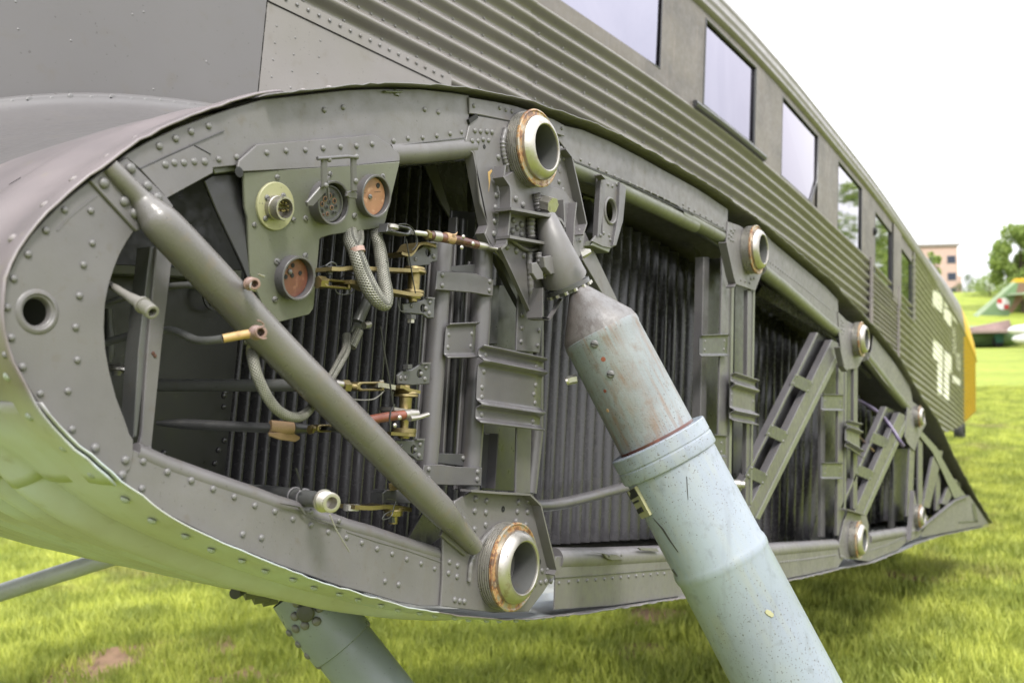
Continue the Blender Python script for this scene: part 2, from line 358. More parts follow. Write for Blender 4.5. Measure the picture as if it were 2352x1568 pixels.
# rivet head, shared mesh
def dome_mesh(nm, slot=False, hexa=False):
    V, F = [], []; seg = 6 if hexa else 12
    prof = [(0,1.0),(.6,1.0),(.72,.9),(.72,0.001)] if hexa else ([(0,1),(.25,.98),(.42,.8),(.48,.4),(.49,.001)] if slot else [(0,1.0),(.32,.93),(.56,.72),(.70,.40),(.74,.001)])
    for z, r in prof:
        for k in range(seg):
            w = 2*math.pi*k/seg; V.append((math.cos(w)*r, -z, math.sin(w)*r))
    for i in range(len(prof)-1):
        for k in range(seg): F.append((i*seg+k, i*seg+(k+1) % seg, (i+1)*seg+(k+1) % seg, (i+1)*seg+k))
    if slot:
        b = len(V)
        for (x, y, z) in ((-.85,-.40,-.11),(.85,-.40,-.11),(.85,-.40,.11),(-.85,-.40,.11),(-.85,-.53,-.11),(.85,-.53,-.11),(.85,-.53,.11),(-.85,-.53,.11)): V.append((x,y,z))
        F += [tuple(b+i for i in q) for q in ((4,5,6,7),(0,1,5,4),(1,2,6,5),(2,3,7,6),(3,0,4,7))]
    me = bpy.data.meshes.new(nm); me.from_pydata(V, [], F); me.materials.append(MATS['grey_rivet'])
    if slot:
        me.materials.append(MATS['hole_black'])
        for p in me.polygons[-5:]: p.material_index = 1
    me.polygons.foreach_set('use_smooth', [True]*len(me.polygons)); me.update(); me.set_sharp_from_angle(angle=R(45)); return me
RIV, SCR, HEXM = dome_mesh('rivet'), dome_mesh('screw', slot=True), dome_mesh('bolt', hexa=True)
def rivets(parent, pts, pl=0.0, r=.0042, mesh=None, name='rivet', mat=None):
    pl = pl if isinstance(pl, Pl) else Pl(pl)
    for p in pts:
        o = bpy.data.objects.new(name, mesh or RIV); scene.collection.objects.link(o); o.parent = parent
        o.location = pl.U(p); s = r*.62*random.uniform(.94, 1.06); o.scale = (s, s, s)
        q = Vector((0,-1,0)).rotation_difference(pl.n)
        o.rotation_mode = 'QUATERNION'; o.rotation_quaternion = q @ Euler((0, random.uniform(0, 3), 0)).to_quaternion()
        if mat: o.material_slots[0].link = 'OBJECT'; o.material_slots[0].material = MATS[mat]
def rivet_row_stuff(name, parent, pts3, r, n=Vector((0,-1,0))):
    V, F = [], []
    q = Vector((0,-1,0)).rotation_difference(n)
    for p in pts3:
        b = len(V)
        for z, rr in ((0,1),(.4,.85),(.65,.45)):
            for k in range(6): V.append(Vector(p) + q @ Vector((math.cos(k*1.047)*rr*r, -z*r, math.sin(k*1.047)*rr*r)))
        for i in range(2):
            for k in range(6): F.append((b+i*6+k, b+i*6+(k+1) % 6, b+i*6+6+(k+1) % 6, b+i*6+6+k))
        F.append(tuple(b+12+k for k in range(6)))
    o = add(name, V, F, 'grey_rivet', parent); o['kind'] = 'stuff'; return o
def lerp(a, b, t): return (a[0]+(b[0]-a[0])*t, a[1]+(b[1]-a[1])*t)
def row(a, b, n): return [lerp(a, b, i/(n-1)) for i in range(n)]
def along(poly, step0, step1=None):              # points along picture polyline with changing pitch
    out = []; d = 0; nxt = 0; L = sum(math.dist(poly[i], poly[i+1]) for i in range(len(poly)-1)); step1 = step1 or step0
    for i in range(len(poly)-1):
        a, b = poly[i], poly[i+1]; l = math.dist(a, b)
        while nxt <= d+l:
            out.append(lerp(a, b, (nxt-d)/l)); nxt += step0 + (step1-step0)*nxt/L
        d += l
    return out
def interp(tab, x):
    if x <= tab[0][0]: a, b = tab[0], tab[1]
    elif x >= tab[-1][0]: a, b = tab[-2], tab[-1]
    else:
        for i in range(len(tab)-1):
            if tab[i][0] <= x <= tab[i+1][0]: a, b = tab[i], tab[i+1]; break
    return a[1] + (b[1]-a[1])*(x-a[0])/(b[0]-a[0])
def sweep(name, prof, a, b, nrm, mat, parent=None, closed=False, th=.002, sharp=30):
    """sheet profile (list of (across, out)) swept from 3D point a to b; 'out' runs along nrm"""
    a, b = Vector(a), Vector(b); t = (b-a).normalized(); nrm = (nrm - t*nrm.dot(t)).normalized(); s = t.cross(nrm)
    V, F = [], []; m = len(prof)
    for q in (a, b):
        for (x, y) in prof: V.append(q + s*x + nrm*y)
    for i in range(m if closed else m-1):
        j = (i+1) % m; F.append((i, j, m+j, m+i))
    if closed: F += [tuple(range(m))[::-1], tuple(range(m, 2*m))]
    o = add(name, V, F, mat, parent or AIR, sharp=sharp)
    if not closed:
        md = o.modifiers.new('solid', 'SOLIDIFY'); md.thickness = th; md.offset = 0
    return o
# ================================================================== GROUND
def flat(name, x0, x1, y0, y1, z, mat, n=1): pass
def mat_ground():
    m = mk('lawn'); t, b, L = nodes(m); tc = t.nodes.new('ShaderNodeTexCoord'); v = tc.outputs['Object']
    n0 = nz(t, .35, 5, v); n1 = nz(t, 3.0, 6, v, .7); n2 = nz(t, 26, 5, v, .7)
    c = ramp(t, n0.outputs['Fac'], [(.3,(.16,.20,.022)),(.7,(.27,.31,.045))]).outputs[0]
    c = mixc(t, ramp(t, n1.outputs['Fac'], [(.35,(0,0,0)),(.75,(.7,.7,.7))]).outputs[0], c, (.05,.08,.014))
    c = mixc(t, ramp(t, n2.outputs['Fac'], [(.45,(0,0,0)),(.7,(.55,.55,.55))]).outputs[0], c, (.21,.23,.055))
    e = nz(t, .9, 5, v, .7); c = mixc(t, ramp(t, e.outputs['Fac'], [(.62,(0,0,0)),(.7,(.6,.6,.6))]).outputs[0], c, (.16,.12,.06))
    L(c, b.inputs['Base Color']); b.inputs['Roughness'].default_value = .9; b.inputs['Specular IOR Level'].default_value = .2
    bp = t.nodes.new('ShaderNodeBump'); bp.inputs['Strength'].default_value = .8; bp.inputs['Distance'].default_value = .03
    L(n2.outputs['Fac'], bp.inputs['Height']); L(bp.outputs[0], b.inputs['Normal'])
mat_ground()
gz = [(-600,-600),(900,-600),(900,900),(-600,900)]
ground = add('ground', [(x, y, 0) for x, y in gz], [(0,1,2,3)], 'lawn', smooth=False); ground['kind'] = 'structure'
# ================================================================== FUSELAGE
zS=_z(995.8,0,.21168); zT=_z(1925.1,619.4,.24)
WT=[(-1.5,1.1),(0.3,.80),(1.2,.665),(2.1,.53),(2.8,.44),(3.6,.40),(5.3,.395),(7,.44),(9,.53),(10.4,.61),(13,.80),(16,1.0)]
def wf(s): return sum(interp(WT, s+k*.15) for k in range(-3, 4))/7
def US(p, off=0.0):
    r = rayA(p); f = lambda t: (r.y*t-D)-(wf(r.x*t)+off); t = .3
    while t < 60 and f(t) < 0: t *= 1.02
    a, b = t/1.02, t
    for _ in range(30):
        m = (a+b)/2
        if f(m) < 0: a = m
        else: b = m
    return CAMA + r*a
def proj(p):
    v = eA*p[0] + nA*(p[1]+D) + uA*p[2]; return (CX+FPX*v.x/v.z, CY+FPX*v.y/v.z)
def inpoly(p, poly):
    c = False; x, y = p
    for i in range(len(poly)):
        (x1, y1), (x2, y2) = poly[i-1], poly[i]
        if (y1 > y) != (y2 > y) and x < (x2-x1)*(y-y1)/(y2-y1)+x1: c = not c
    return c
PITCH = .0455; PH = US(zS(0, 590)).z
def corr(h, pitch, ph, amp):
    c = (math.cos(2*math.pi*(h-ph)/pitch)+1)/2; return -amp*(2*c-1)
HB = [(-1,.12),(1.6,.05),(3,-.12),(6,.02),(7.2,.33),(8.08,.50),(9.71,.67),(10.27,.76),(12,1.0),(16,1.35)]
def side(name, s0, s1, ds, h0, h1, dh, pitch, ph, amp, mat, off=0.0, mats=None, pick=None, clamp=False, parent=None):
    ns = max(2, int((s1-s0)/ds)+1); nh = max(2, int((h1-h0)/dh)+1); V, F, mi = [], [], []
    for i in range(ns):
        s = s0+(s1-s0)*i/(ns-1)
        for j in range(nh):
            h = h0+(h1-h0)*j/(nh-1)
            if clamp: h = max(h, interp(HB, s))
            V.append((s, wf(s)+off+(corr(h, pitch, ph, amp) if amp else 0), h))
    for i in range(ns-1):
        for j in range(nh-1):
            a = i*nh+j
            if clamp and V[a][2] == V[a+1][2] and V[a+nh][2] == V[a+nh+1][2]: continue
            F.append((a, a+nh, a+nh+1, a+1))
            if pick: mi.append(pick(((V[a][0]+V[a+nh][0])/2, V[a][1], (V[a][2]+V[a+1][2])/2)))
    return add(name, V, F, mat, parent or AIR, sharp=60, mats=mats, midx=mi if pick else None)
MARK = [zz(zT,*q) for q in (
 [(945,-90),(1000,-60),(995,215),(945,200)], [(905,200),(1000,230),(995,420),(900,340)], [(1010,-60),(1055,0),(1055,370),(1010,345)],
 [(1010,355),(1085,420),(1080,550),(1010,470)], [(1095,415),(1172,500),(1150,525),(1095,475)], [(910,660),(1000,740),(1000,905),(905,850)],
 [(950,890),(1000,900),(995,1210),(950,1190)], [(1015,770),(1085,830),(1085,990),(1015,965)], [(1015,960),(1062,985),(1060,1255),(1010,1232)],
 [(1095,1000),(1172,1060),(1165,1112),(1095,1072)])]
MFA = [zz(zT,*q) for q in ([(1092,540),(1120,560),(1128,780),(1095,800)],[(1120,800),(1172,800),(1172,980),(1140,960)])]
paint('skin_rivet', (.33,.37,.31), dirt=(.2,.15,.06), dirt_amt=.5)
def pick(c):
    p = proj(c)
    if c[0] > 10.2: return 1
    for m_ in MARK:
        if inpoly(p, m_): return 2
    for m_ in MFA:
        if inpoly(p, m_) and (int(c[2]/.02)+int(c[0]/.05)) % 3 == 0: return 2
    return 0
side('corrugated_side', 1.16, 6.6, .06, -.22, 1.245, PITCH/18, PITCH, PH, .0098, 'fuselage_paint')
rear = side('rear_fuselage_side', 6.6, 12.2, .035, -.1, 1.60, PITCH/8, PITCH, PH, .0085, 'fuselage_paint', mats=['fuselage_paint','yellow_paint','white_marking'], pick=pick, clamp=True)
lab(rear, 'rear corrugated side with worn white cross outline and yellow band')
door = side('cabin_door', 5.215, 5.975, .05, .2, 1.165, .0265/8, .0265, .5, .005, 'window_band', off=-.012)
for s in (5.2, 5.985):
    tube('door_strip', [(s, wf(s)-.012, .1), (s, wf(s)-.012, 1.25)], .012, 'window_band', seg=8)
# window band, pillars, panes
WIN = [(1.85,2.62,1.282,1.59),(2.915,3.36,1.268,1.574),(3.665,4.17,1.243,1.574),(4.52,5.00,1.235,1.572),(5.36,5.84,1.17,1.53),(6.09,6.56,1.155,1.52)]
WIN[4] = (US(zF(1335,200)).x, US(zF(1450,300)).x, 1.165, 1.535); WIN[5] = (US(zF(1505,400)).x, US(zF(1588,400)).x, 1.15, 1.52)
prev = 1.0
for k, (a, b, h0, h1) in enumerate(WIN + [(6.62, 6.62, 0, 0)]):
    side('window_pillar', prev, a, .05, 1.14 if k > 4 else 1.235, 1.6, .03, .2, 0, 0.0, 'window_band', off=-.006 if k < 5 else -.014)
    if k < 6:
        if h0 > 1.24: side('sill_strip', a, b, .08, 1.235, h0, .01, .2, 0, 0, 'window_band', off=-.006)
        side('lintel_strip', a, b, .08, h1, 1.6, .01, .2, 0, 0, 'window_band', off=-.006)
    prev = b
for k, (a, b, h0, h1) in enumerate(WIN):
    fo = .002
    c = [(a, h0), (b, h0), (b, h1), (a, h1)]
    if k == 0: c = [(a, h0+.02), (a+.03, h0), (b, h0), (b, h1), (a, h1)]
    if k == 2: c = [(a, h0), (b-.09, h0+.0), (b, h0+.13), (b, h1), (a, h1)]
    f = tube('window_frame', [(s, wf(s)-.004, h) for s, h in c + [c[0]]], (.004 if k != 1 else .006), 'bracket_steel' if k > 1 else 'dark_steel', seg=8)
    V = [(s, wf(s)+fo, h) for s, h in c]; p = add('pane', V, [tuple(range(len(V)))], 'pane', f, smooth=False)
    if k == 2: add('curtain', [(b-.09, wf(b)+.004, h0), (b, wf(b)+.004, h0), (b, wf(b)+.004, h0+.13)], [(0,1,2)], 'window_band', f, smooth=False)
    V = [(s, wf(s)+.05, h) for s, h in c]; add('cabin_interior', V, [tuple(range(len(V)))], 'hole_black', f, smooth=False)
tube('window_sill', [(s, wf(s)-.012, 1.245) for s in (2.84, 2.95, 3.1, 3.25, 3.45)], .013, 'dark_steel', seg=8)
lathe('door_latch', (5.29, wf(5.29)-.006, US(zF(1300,170)).z), (0,-1,0), [(0,.022),(.012,.02),(.02,.001)], 'hole_black', seg=14)
# roof
RT = [(0,1.78),(6.2,1.78),(7.3,1.79),(8.7,1.88),(10.2,1.95),(11.5,1.97),(12.5,1.9)]
V, F, mi = [], [], []; NS, NR = 150, 44
for i in range(NS):
    s = 1.0+(12.2-1.0)*i/(NS-1); hr = interp(RT, s)
    for j in range(NR+1):
        if j < NR:
            a = j/(NR-1)*math.pi/2; h = 1.598+(hr-1.598)*math.sin(a); y = wf(s)-.006+.07*(1-math.cos(a))
            hh = h-1.598
            if hh < .15: y -= .010*max(0, math.sin(2*math.pi*(hh)/.05)) * (1.5 if hh < .05 else .8)
        else: h = hr; y = wf(s)+1.4
        V.append((s, y, h))
for i in range(NS-1):
    for j in range(NR):
        a = i*(NR+1)+j; F.append((a, a+NR+1, a+NR+2, a+1)); mi.append(1 if V[a][0] > 10.2 else 0)
add('roof', V, F, 'fuselage_paint', AIR, sharp=60, mats=['fuselage_paint','yellow_paint'], midx=mi)
# far side, belly and ends of the body
V, F = [], []
ss = [-.6+.4*i for i in range(33)]
for s in ss:
    hb = interp(HB, s); V += [(s, wf(s), hb), (s, wf(s)+1.4, hb), (s, wf(s)+1.4, interp(RT, s))]
for i in range(len(ss)-1):
    a = 3*i; F += [(a, a+1, a+4, a+3), (a+1, a+2, a+5, a+4)]
add('belly_and_far_side', V, F, 'skin_two_tone', AIR)
e = 12.2; add('tail_closure', [(e,wf(e),interp(HB,e)),(e,wf(e)+1.4,interp(HB,e)),(e,wf(e)+1.4,1.93),(e,wf(e),1.60)], [(0,1,2,3)], 'fuselage_paint', AIR)
# smooth fairing sheets ahead of the corrugation, wing fillet
side('fairing_panel', -.6, 1.197, .05, .2, 2.2, .05, .2, 0, 0, 'fairing_paint', off=-.02)
side('fairing_panel', 1.2, 1.70, .04, .3, .882, .04, .2, 0, 0, 'fuselage_paint', off=-.019)
side('riveted_strip', 1.2, 1.70, .04, .884, .915, .01, .2, 0, 0, 'fuselage_paint', off=-.022)
side('corrugated_side', 1.198, 2.0, .04, .90, 1.36, PITCH/10, PITCH, PH, .0098, 'fuselage_paint', off=-.003)
fp = bpy.data.objects['fairing_panel']
fn = Vector((-.15, -1, 0)).normalized()
rivet_row_stuff('strip_rivets', AIR, [(s, wf(s)-.023, .903) for s in [1.21+.027*i for i in range(18)]], .0042, fn)
rivet_row_stuff('panel_rivets', AIR, [(s, wf(s)-.0185, h) for s in (1.225, 1.27, 1.33) for h in [.52+.035*i+s*.3 % .02 for i in range(10)]] +
    [(s, wf(s)-.019, h) for s, h in [(random.uniform(.7,1.15), random.uniform(.6,1.0)) for _ in range(14)]], .0026, fn)
RP = []
for k in range(7):
    hh = PH+PITCH*(k-1)-PITCH*.5
    for i in range(44):
        s = 1.3+i*.035*(1 if k == 2 else 3)
        if s < 3.4 and hh < 1.2 and hh > .66: RP.append((s, wf(s)-.0+.005, hh))
rivet_row_stuff('corrugation_rivets', AIR, RP, .0036, fn)
# ================================================================== WING STUB OUTLINE
TOPL = zz(zA,(1780,670),(1560,735),(1400,790),(1200,865),(1000,960),(870,1035),(740,1135),(620,1215),(520,1290),(400,1390)) 
TOPR = zz(zB,(0,605),(230,597),(500,600),(700,618),(830,638),(1000,668),(1130,695),(1250,732),(1400,787),(1600,852),(1800,937),(2000,1042),(2150,1122),(2352,1232)) + \
       zz(zC,(200,1290),(400,1430)) + zz(zF,(420,70),(600,200),(800,370),(1000,530),(1200,740),(1320,870),(1480,1060),(1640,1340),(1740,1480)) + zz(zI,(1850,150),(1950,330),(2000,420),(2118,608))
NOSE = zz(zD,(310,110),(210,220),(120,350),(50,500),(22,650),(14,800),(28,900),(70,1030),(130,1150),(210,1290),(300,1420),(380,1540))
BOT = zz(zG,(560,90),(700,210),(850,350),(1000,460),(1130,555),(1300,640),(1500,740),(1700,820),(1900,900),(2100,970),(2300,1040)) + \
      zz(zH,(150,1090),(350,1150),(500,1180),(700,1210),(900,1235),(1100,1243),(1220,1240),(1470,1215),(1800,1170),(2250,1102)) + zz(zI,(770,980),(900,955),(1100,905),(1300,870),(1500,792),(1600,745),(1760,690),(2110,618))
OPX = TOPR[::-1] + TOPL + NOSE + BOT
OA = [U(p) for p in OPX]
def resample(P, n):
    L = [0]
    for i in range(1, len(P)): L.append(L[-1]+(P[i]-P[i-1]).length)
    out = []
    for k in range(n):
        d = L[-1]*k/(n-1); i = 0
        while i < len(L)-2 and L[i+1] < d: i += 1
        t = (d-L[i])/max(1e-9, L[i+1]-L[i]); out.append(P[i].lerp(P[i+1], t))
    return out
NO = 1000
OS = resample(OA, NO)
for _ in range(3): OS = [OS[0]] + [(OS[i-1]+OS[i]*2+OS[i+1])/4 for i in range(1, NO-1)] + [OS[-1]]
ON = []
for i in range(NO):
    t = (OS[min(i+1, NO-1)]-OS[max(i-1, 0)]).normalized(); ON.append(Vector((t.z, 0, -t.x)))   # outward for this winding
cx = sum((p for p in OS), Vector())/NO
if ON[NO//2].dot(OS[NO//2]-cx) < 0: ON = [-v for v in ON]
def oidx(px):
    q = U(px); return min(range(NO), key=lambda i: (OS[i]-q).length)
I_SEAM = oidx(zG(790,290)); I_TOPSEAM = oidx(zA(620,1215)); I_NB = oidx(zA(1780,670))
print('seams', I_SEAM, I_TOPSEAM, I_NB)
def wav(y, i):
    if i < I_SEAM-8: return 0
    k = min(1, (i-I_SEAM+8)/9.0)
    if y < 0: return 0
    f = y/.108 if y < .108 else ((y-.108)/.058) % 1.0
    return k*(.006 if y < .108 else .020)*(1-(2*f-1)**2)
rn = random.Random(3)
lipn = [rn.uniform(-1, 1) for _ in range(NO+10)]
for _ in range(2): lipn = [(lipn[i-1]+lipn[i]*2+lipn[(i+1) % len(lipn)])/4 for i in range(len(lipn))]
def skin(name, i0, i1, lift, mat, lip=.016, rowsn=70, depth=.62, extra=lambda i, y: 0, thick=.0014):
    V, F = [], []; ys = [-lip, -lip*.5, 0] + [depth*(k/rowsn) for k in range(1, rowsn+1)]
    for i in range(i0, i1+1):
        for y in ys:
            yy = y + (lipn[i]*.004 if y < 0 else 0)
            o = lift + wav(y, i) + extra(i, y) + (lipn[(i*3) % NO]*.0018 if y < 0 else 0)
            taper = -.03*max(0, y-.1) if i > I_SEAM else 0
            V.append(OS[i] + ON[i]*(o+taper) + Vector((0, yy, 0)))
    m = len(ys)
    for i in range(i1-i0):
        for j in range(m-1): a = i*m+j; F.append((a, a+1, a+m+1, a+m))
    o = add(name, V, F, mat, AIR, sharp=50, mats=[mat, 'worn_brown'], midx=[1 if (V[f[0]].y < -.001 and i0 > I_SEAM-20 and V[f[0]].x > 1.0) else 0 for f in F])
    md = o.modifiers.new('solid', 'SOLIDIFY'); md.thickness = thick; md.offset = 0
    return o
def dents(i, y):
    t = i/NO*40; return .0022*math.sin(t*2.1+y*9)*math.sin(y*23+t) + (.003*math.sin(y*60+t*.7)*(1 if y < .12 and i < I_TOPSEAM+40 else 0))
lab(skin('upper_wing_skin', 0, I_NB, .0025, 'grey_paint', lip=.019), 'grey upper skin with ragged cut edge')
lab(skin('leading_edge_skin', I_NB-2, I_SEAM, .0042, 'skin_two_tone', lip=.007, extra=dents, thick=.002), 'dented mauve and pale green nose skin')
lab(skin('lower_wing_skin', I_SEAM-8, NO-1, .0022, 'skin_two_tone', lip=.010, rowsn=190), 'pale green corrugated lower skin')
SKR = [o for o in bpy.data.objects if o.name == 'lower_wing_skin'][0]; SKN = [o for o in bpy.data.objects if o.name == 'leading_edge_skin'][0]
def skin_rivet(par, i, y, r=.0048, lift=.004):
    o = bpy.data.objects.new('rivet', RIV); scene.collection.objects.link(o); o.parent = par
    o.location = OS[i] + ON[i]*(lift+wav(y, i)) + Vector((0, y, 0)); o.scale = (r, r, r*.9)
    o.rotation_mode = 'QUATERNION'; o.rotation_quaternion = Vector((0,-1,0)).rotation_difference(ON[i])
    o.material_slots[0].link = 'OBJECT'; o.material_slots[0].material = MATS['skin_rivet' if OS[i].z < .08 else 'mauve_skin']
i = I_SEAM-70; k = 0
while i < NO-300:
    skin_rivet(SKN if i < I_SEAM else SKR, i, .012 + .004*(k % 2), .0046); i += 3; k += 1
for yy in (.098, .120, .158, .178, .214, .232): skin_rivet(SKN, I_SEAM-4, yy, .004); skin_rivet(SKN, I_SEAM-7, yy-.004, .004)
for k in range(12): skin_rivet(SKN, I_TOPSEAM+8-(k % 2)*5, .06+.03*k, .0036, .0055)
# cross-chord louvre like nicks in the nose skin
for yy in (.13, .19, .25): 
    i = I_TOPSEAM-2; tube('skin_nick', [OS[i+d]+ON[i+d]*.0065+Vector((0, yy+.002*d, 0)) for d in (0,1)], .0008, 'hole_black', SKN, seg=6)
# wing fillet: cove from the wing top to the body side
def top_h(s):
    best = None
    for i in range(I_SEAM):
        if best is None or abs(OS[i].x-s) < abs(best.x-s):
            if OS[i].z > .17: best = OS[i]
    return best.z
SE = [(q.x, q.z) for q in (US(p, -.03) for p in [(-120,240),(0,226),(70,219),(130,216),(190,215),(260,216),(330,221),(400,228),(490,240),(560,252),(640,268)])]
_a0 = min(range(NO), key=lambda i: OS[i].x); _tt = [(OS[i].x, OS[i].z) for i in range(_a0, -1, -3)]
def _tz(s): return interp(_tt, s) if s > OS[_a0].x+.004 else OS[_a0].z
V, F, G2 = [], [], []
ns, na = 70, 26
for i in range(ns):
    s = -.1 + (SE[-1][0]+.3+.1)*i/(ns-1); ht = interp(SE, s); hb = min(_tz(s)-.002, ht-.01)
    y1 = .10; w = wf(s)-.034
    for j in range(na):
        a = j/(na-1)*math.pi/2; y = y1+(w-y1)*math.sin(a); h = ht-(ht-hb)*math.cos(a); V.append((s, y, h))
for i in range(ns-1):
    for j in range(na-1): a = i*na+j; F.append((a, a+na, a+na+1, a+1))
fil = add('wing_fillet', V, F, 'fairing_paint', AIR, sharp=60); md = fil.modifiers.new('s', 'SOLIDIFY'); md.thickness = .004; md.offset = 0
for k, xx in enumerate((31,70,121,163,212,260,304,336,371,402,434)):
    q = US((xx, 226+12*1.0), -.036); sl_ = US((xx, interp([(0,238),(100,232),(163,223),(212,227),(260,228),(304,231),(371,234),(434,244)], xx)), -.036)
    o = bpy.data.objects.new('screw', SCR if k in (1,5) else RIV); scene.collection.objects.link(o); o.parent = fil; o.location = sl_; rr = .0085 if k in (1,5) else .006
    o.scale = (rr, rr*.45, rr)
# ================================================================== END RIB
def ring(name, hole_px, k, mat_lip='rust_ring', rust=True):
    c = U(hole_px, -.036*k); c = Vector((c.x, 0, c.z))
    prof = [(-.03,.0525),(.001,.0525),(.002,.056)]
    z = .002
    for i in range(5): prof += [(z+.0006,.0565),(z+.0024,.0565),(z+.0028,.0545),(z+.0034,.0545)]; z += .0036
    nthr = len(prof)-1
    prof += [(z+.001,.0575),(z+.004,.0575),(z+.005,.0555),(z+.0035,.0535),(z+.004,.0475)]
    nr = len(prof)-1
    prof += [(z+.0085,.0475),(z+.013,.0450),(z+.0165,.0415),(z+.0185,.0375),(z+.0190,.0350),(z+.0180,.0335),(z+.0160,.0330)]
    ns = len(prof)-1
    prof += [(.0,.0330),(-.004,.0345),(-.05,.0345),(-.05,.001)]
    mid = []
    for i in range(len(prof)-1):
        mid.append(0 if i < nthr else (1 if i < nr else (2 if i < ns else 3)))
    prof = [(a*k, b*k) for a, b in prof]
    o = lathe(name, c, (0,-1,0), prof, None, AIR, seg=72, mats=['thread_steel', 'rust_ring' if rust else 'thread_steel', 'steel', 'pipe_grey'], mid=mid, sharp=28)
    n = bpy.data.textures.new(name+'_tx', 'CLOUDS'); n.noise_scale = .01
    return o
lab(ring('ball_joint_ring', zL(905,500), 1.0), 'upper threaded ring with orange rust at the front spar')
lab(ring('ball_joint_ring', zH(1195,907), 1.06), 'lower threaded ring with brown rust at the front spar')
ring('ball_joint_ring', zF(580,318), 1.0)
ring('ball_joint_ring', zF(1283,927), 1.0)
ring('ball_joint_ring', zF(1668,1452), .80)
ring('ball_joint_ring', zI(1268,720), 1.03)
ring('ball_joint_ring', zI(1672,560), .84)
# nose plate with flanged lightening hole
def circ(c, r, pl=0.0, n=28, sq=None):
    """circle of radius r metres on a plane, returned as picture points"""
    pl = pl if isinstance(pl, Pl) else Pl(pl); o = pl.U(c); ex = (Vector((1,0,0)) - pl.n*pl.n.x).normalized(); ey = pl.n.cross(ex)
    return [proj(o + ex*r*math.cos(2*math.pi*i/n) + ey*r*math.sin(2*math.pi*i/n)) for i in range(n)]
hole_c = zD(254,742)
noseO = zz(zA,(624,1216),(520,1294),(400,1394)) + zz(zD,(311,111),(211,221),(121,351),(51,501),(23,650),(15,800),(29,901),(71,1031),(131,1151),(211,1291),(301,1421),(381,1539)) + zz(zG,(561,91),(700,209),(815,302))
noseI = zz(zG,(884,238),(905,130),(906,40),(880,0)) + zz(zD,(858,1500),(790,1320),(745,1150),(718,1000),(707,850),(715,690),(740,560),(775,450),(815,350),(860,270),(914,190)) + zz(zA,(900,1545),(760,1340))
npl = plate('nose_plate', noseO + noseI, 0.0, .0025, holes=[circ(hole_c, .0120)])
lathe('hole_flange', U(hole_c, 0), (0,-1,0), [(-.006,.0112),(-.003,.0114),(-.0012,.0122),(-.0004,.0134),(.0016,.0150),(.0014,.0165),(.0004,.0185),(-.0008,.0195)], 'grey_paint', npl, seg=48)
rivets(npl, zz(zD,(437,52),(615,57),(310,190),(625,277),(190,352),(566,424),(92,518),(538,633),(47,713),(512,847),(75,917),(152,1115),(524,1068),(459,1278),(272,1296),(489,1537),(40,1032)), 0, .0053)
rivets(npl, zz(zG,(645,95),(850,178),(828,278)), 0, .0065)
plate('hole_shade_backing', zz(zD,(120,600),(400,600),(420,900),(120,900)), .055, .003, 'hole_black')  # added black sheet behind the lightening hole, stands for the shade inside
strip('web_fold_line', zz(zA,(660,1325),(560,1400),(470,1475),(390,1565)), -.0006, .0, .0012, 'grey_paint', npl)
# lower web, front bay
lw = plate('lower_web', zz(zG,(560,92),(905,108),(1100,192),(1300,262),(1500,330),(1700,395),(1850,450),(2100,518),(2352,600)) + zz(zH,(150,640),(300,690),(450,738),(640,796),(650,830),(650,960),(638,1166),(500,1168),(350,1140),(150,1080)) +
           zz(zG,(2300,1030),(2100,960),(1900,890),(1700,810),(1500,730),(1300,630),(1130,545),(1000,450),(850,340),(700,200)), .0022, .0025)
rivets(lw, zz(zG,(961,370),(970,187),(1134,258),(1296,316),(1444,373),(1588,427),(1727,485),(1863,525),(1985,577),(2108,618),(2225,664),(1645,680),(1772,704)) + zz(zH,(-3,702),(101,737),(204,777),(307,812),(405,848),(503,877),(594,912),(258,997),(350,1020)), .0022, .0056)
tube('rolled_edge', [U(p, .0105) for p in zz(zG,(905,125),(1100,210),(1300,280),(1500,348),(1700,414),(1850,470),(2100,545),(2352,632)) + zz(zH,(150,672),(300,722),(450,770),(640,828))], .0095, 'grey_paint', lw, seg=14)
strip('lap_seam', zz(zH,(0,660),(200,727),(420,790),(640,868)), .0013, .0023, .0014, 'grey_paint', lw)
# upper web
uw = plate('upper_web', zz(zA,(650,1218),(740,1137),(870,1037),(1000,962),(1200,867),(1400,792),(1560,738),(1780,674)) + zz(zB,(0,610),(230,602),(500,605),(700,627),(828,647),(830,780),(815,935),(818,1040),(560,1060),(330,1080)) +
           zz(zA,(1620,1120),(1448,1140),(1446,1175),(1130,1342),(990,1180),(860,1075)), .001, .0025)
rivets(uw, zz(zA,(1413,855),(1295,893),(1190,940),(1079,992),(2197,747),(2325,729)) + zz(zB,(526,743),(619,761)), .001, .0058)
rivets(uw, zz(zA,(1117,1117),(1178,1105),(1243,1104),(1313,1097),(1384,1097)), .001, .0068)
rivets(uw, zz(zA,(1482,1080),(1604,1066)) + zz(zB,(315,956),(414,938),(513,934),(609,921),(699,907),(777,896)), .001, .0056)
dp = plate('web_doubler', zz(zA,(950,1145),(1310,985),(1422,1045),(1446,1172),(1130,1345),(1010,1210)), 0.0, .002, parent=uw, ch=.0006)
strip('web_seam', zz(zA,(950,1145),(1120,1065),(1310,978),(1522,888)), -.0004, .001, .0007, 'dark_steel', uw)
strip('web_seam', zz(zA,(1322,985),(1432,1045)), -.0004, .001, .0006, 'dark_steel', uw)
tube('rolled_edge', [U(p, .013) for p in zz(zB,(255,1038),(500,1027),(700,1010),(830,995))], .0155, 'grey_paint', uw, seg=18)
strip('web_seam', zz(zB,(305,992),(800,934)), -.0003, .001, .0006, 'dark_steel', uw)
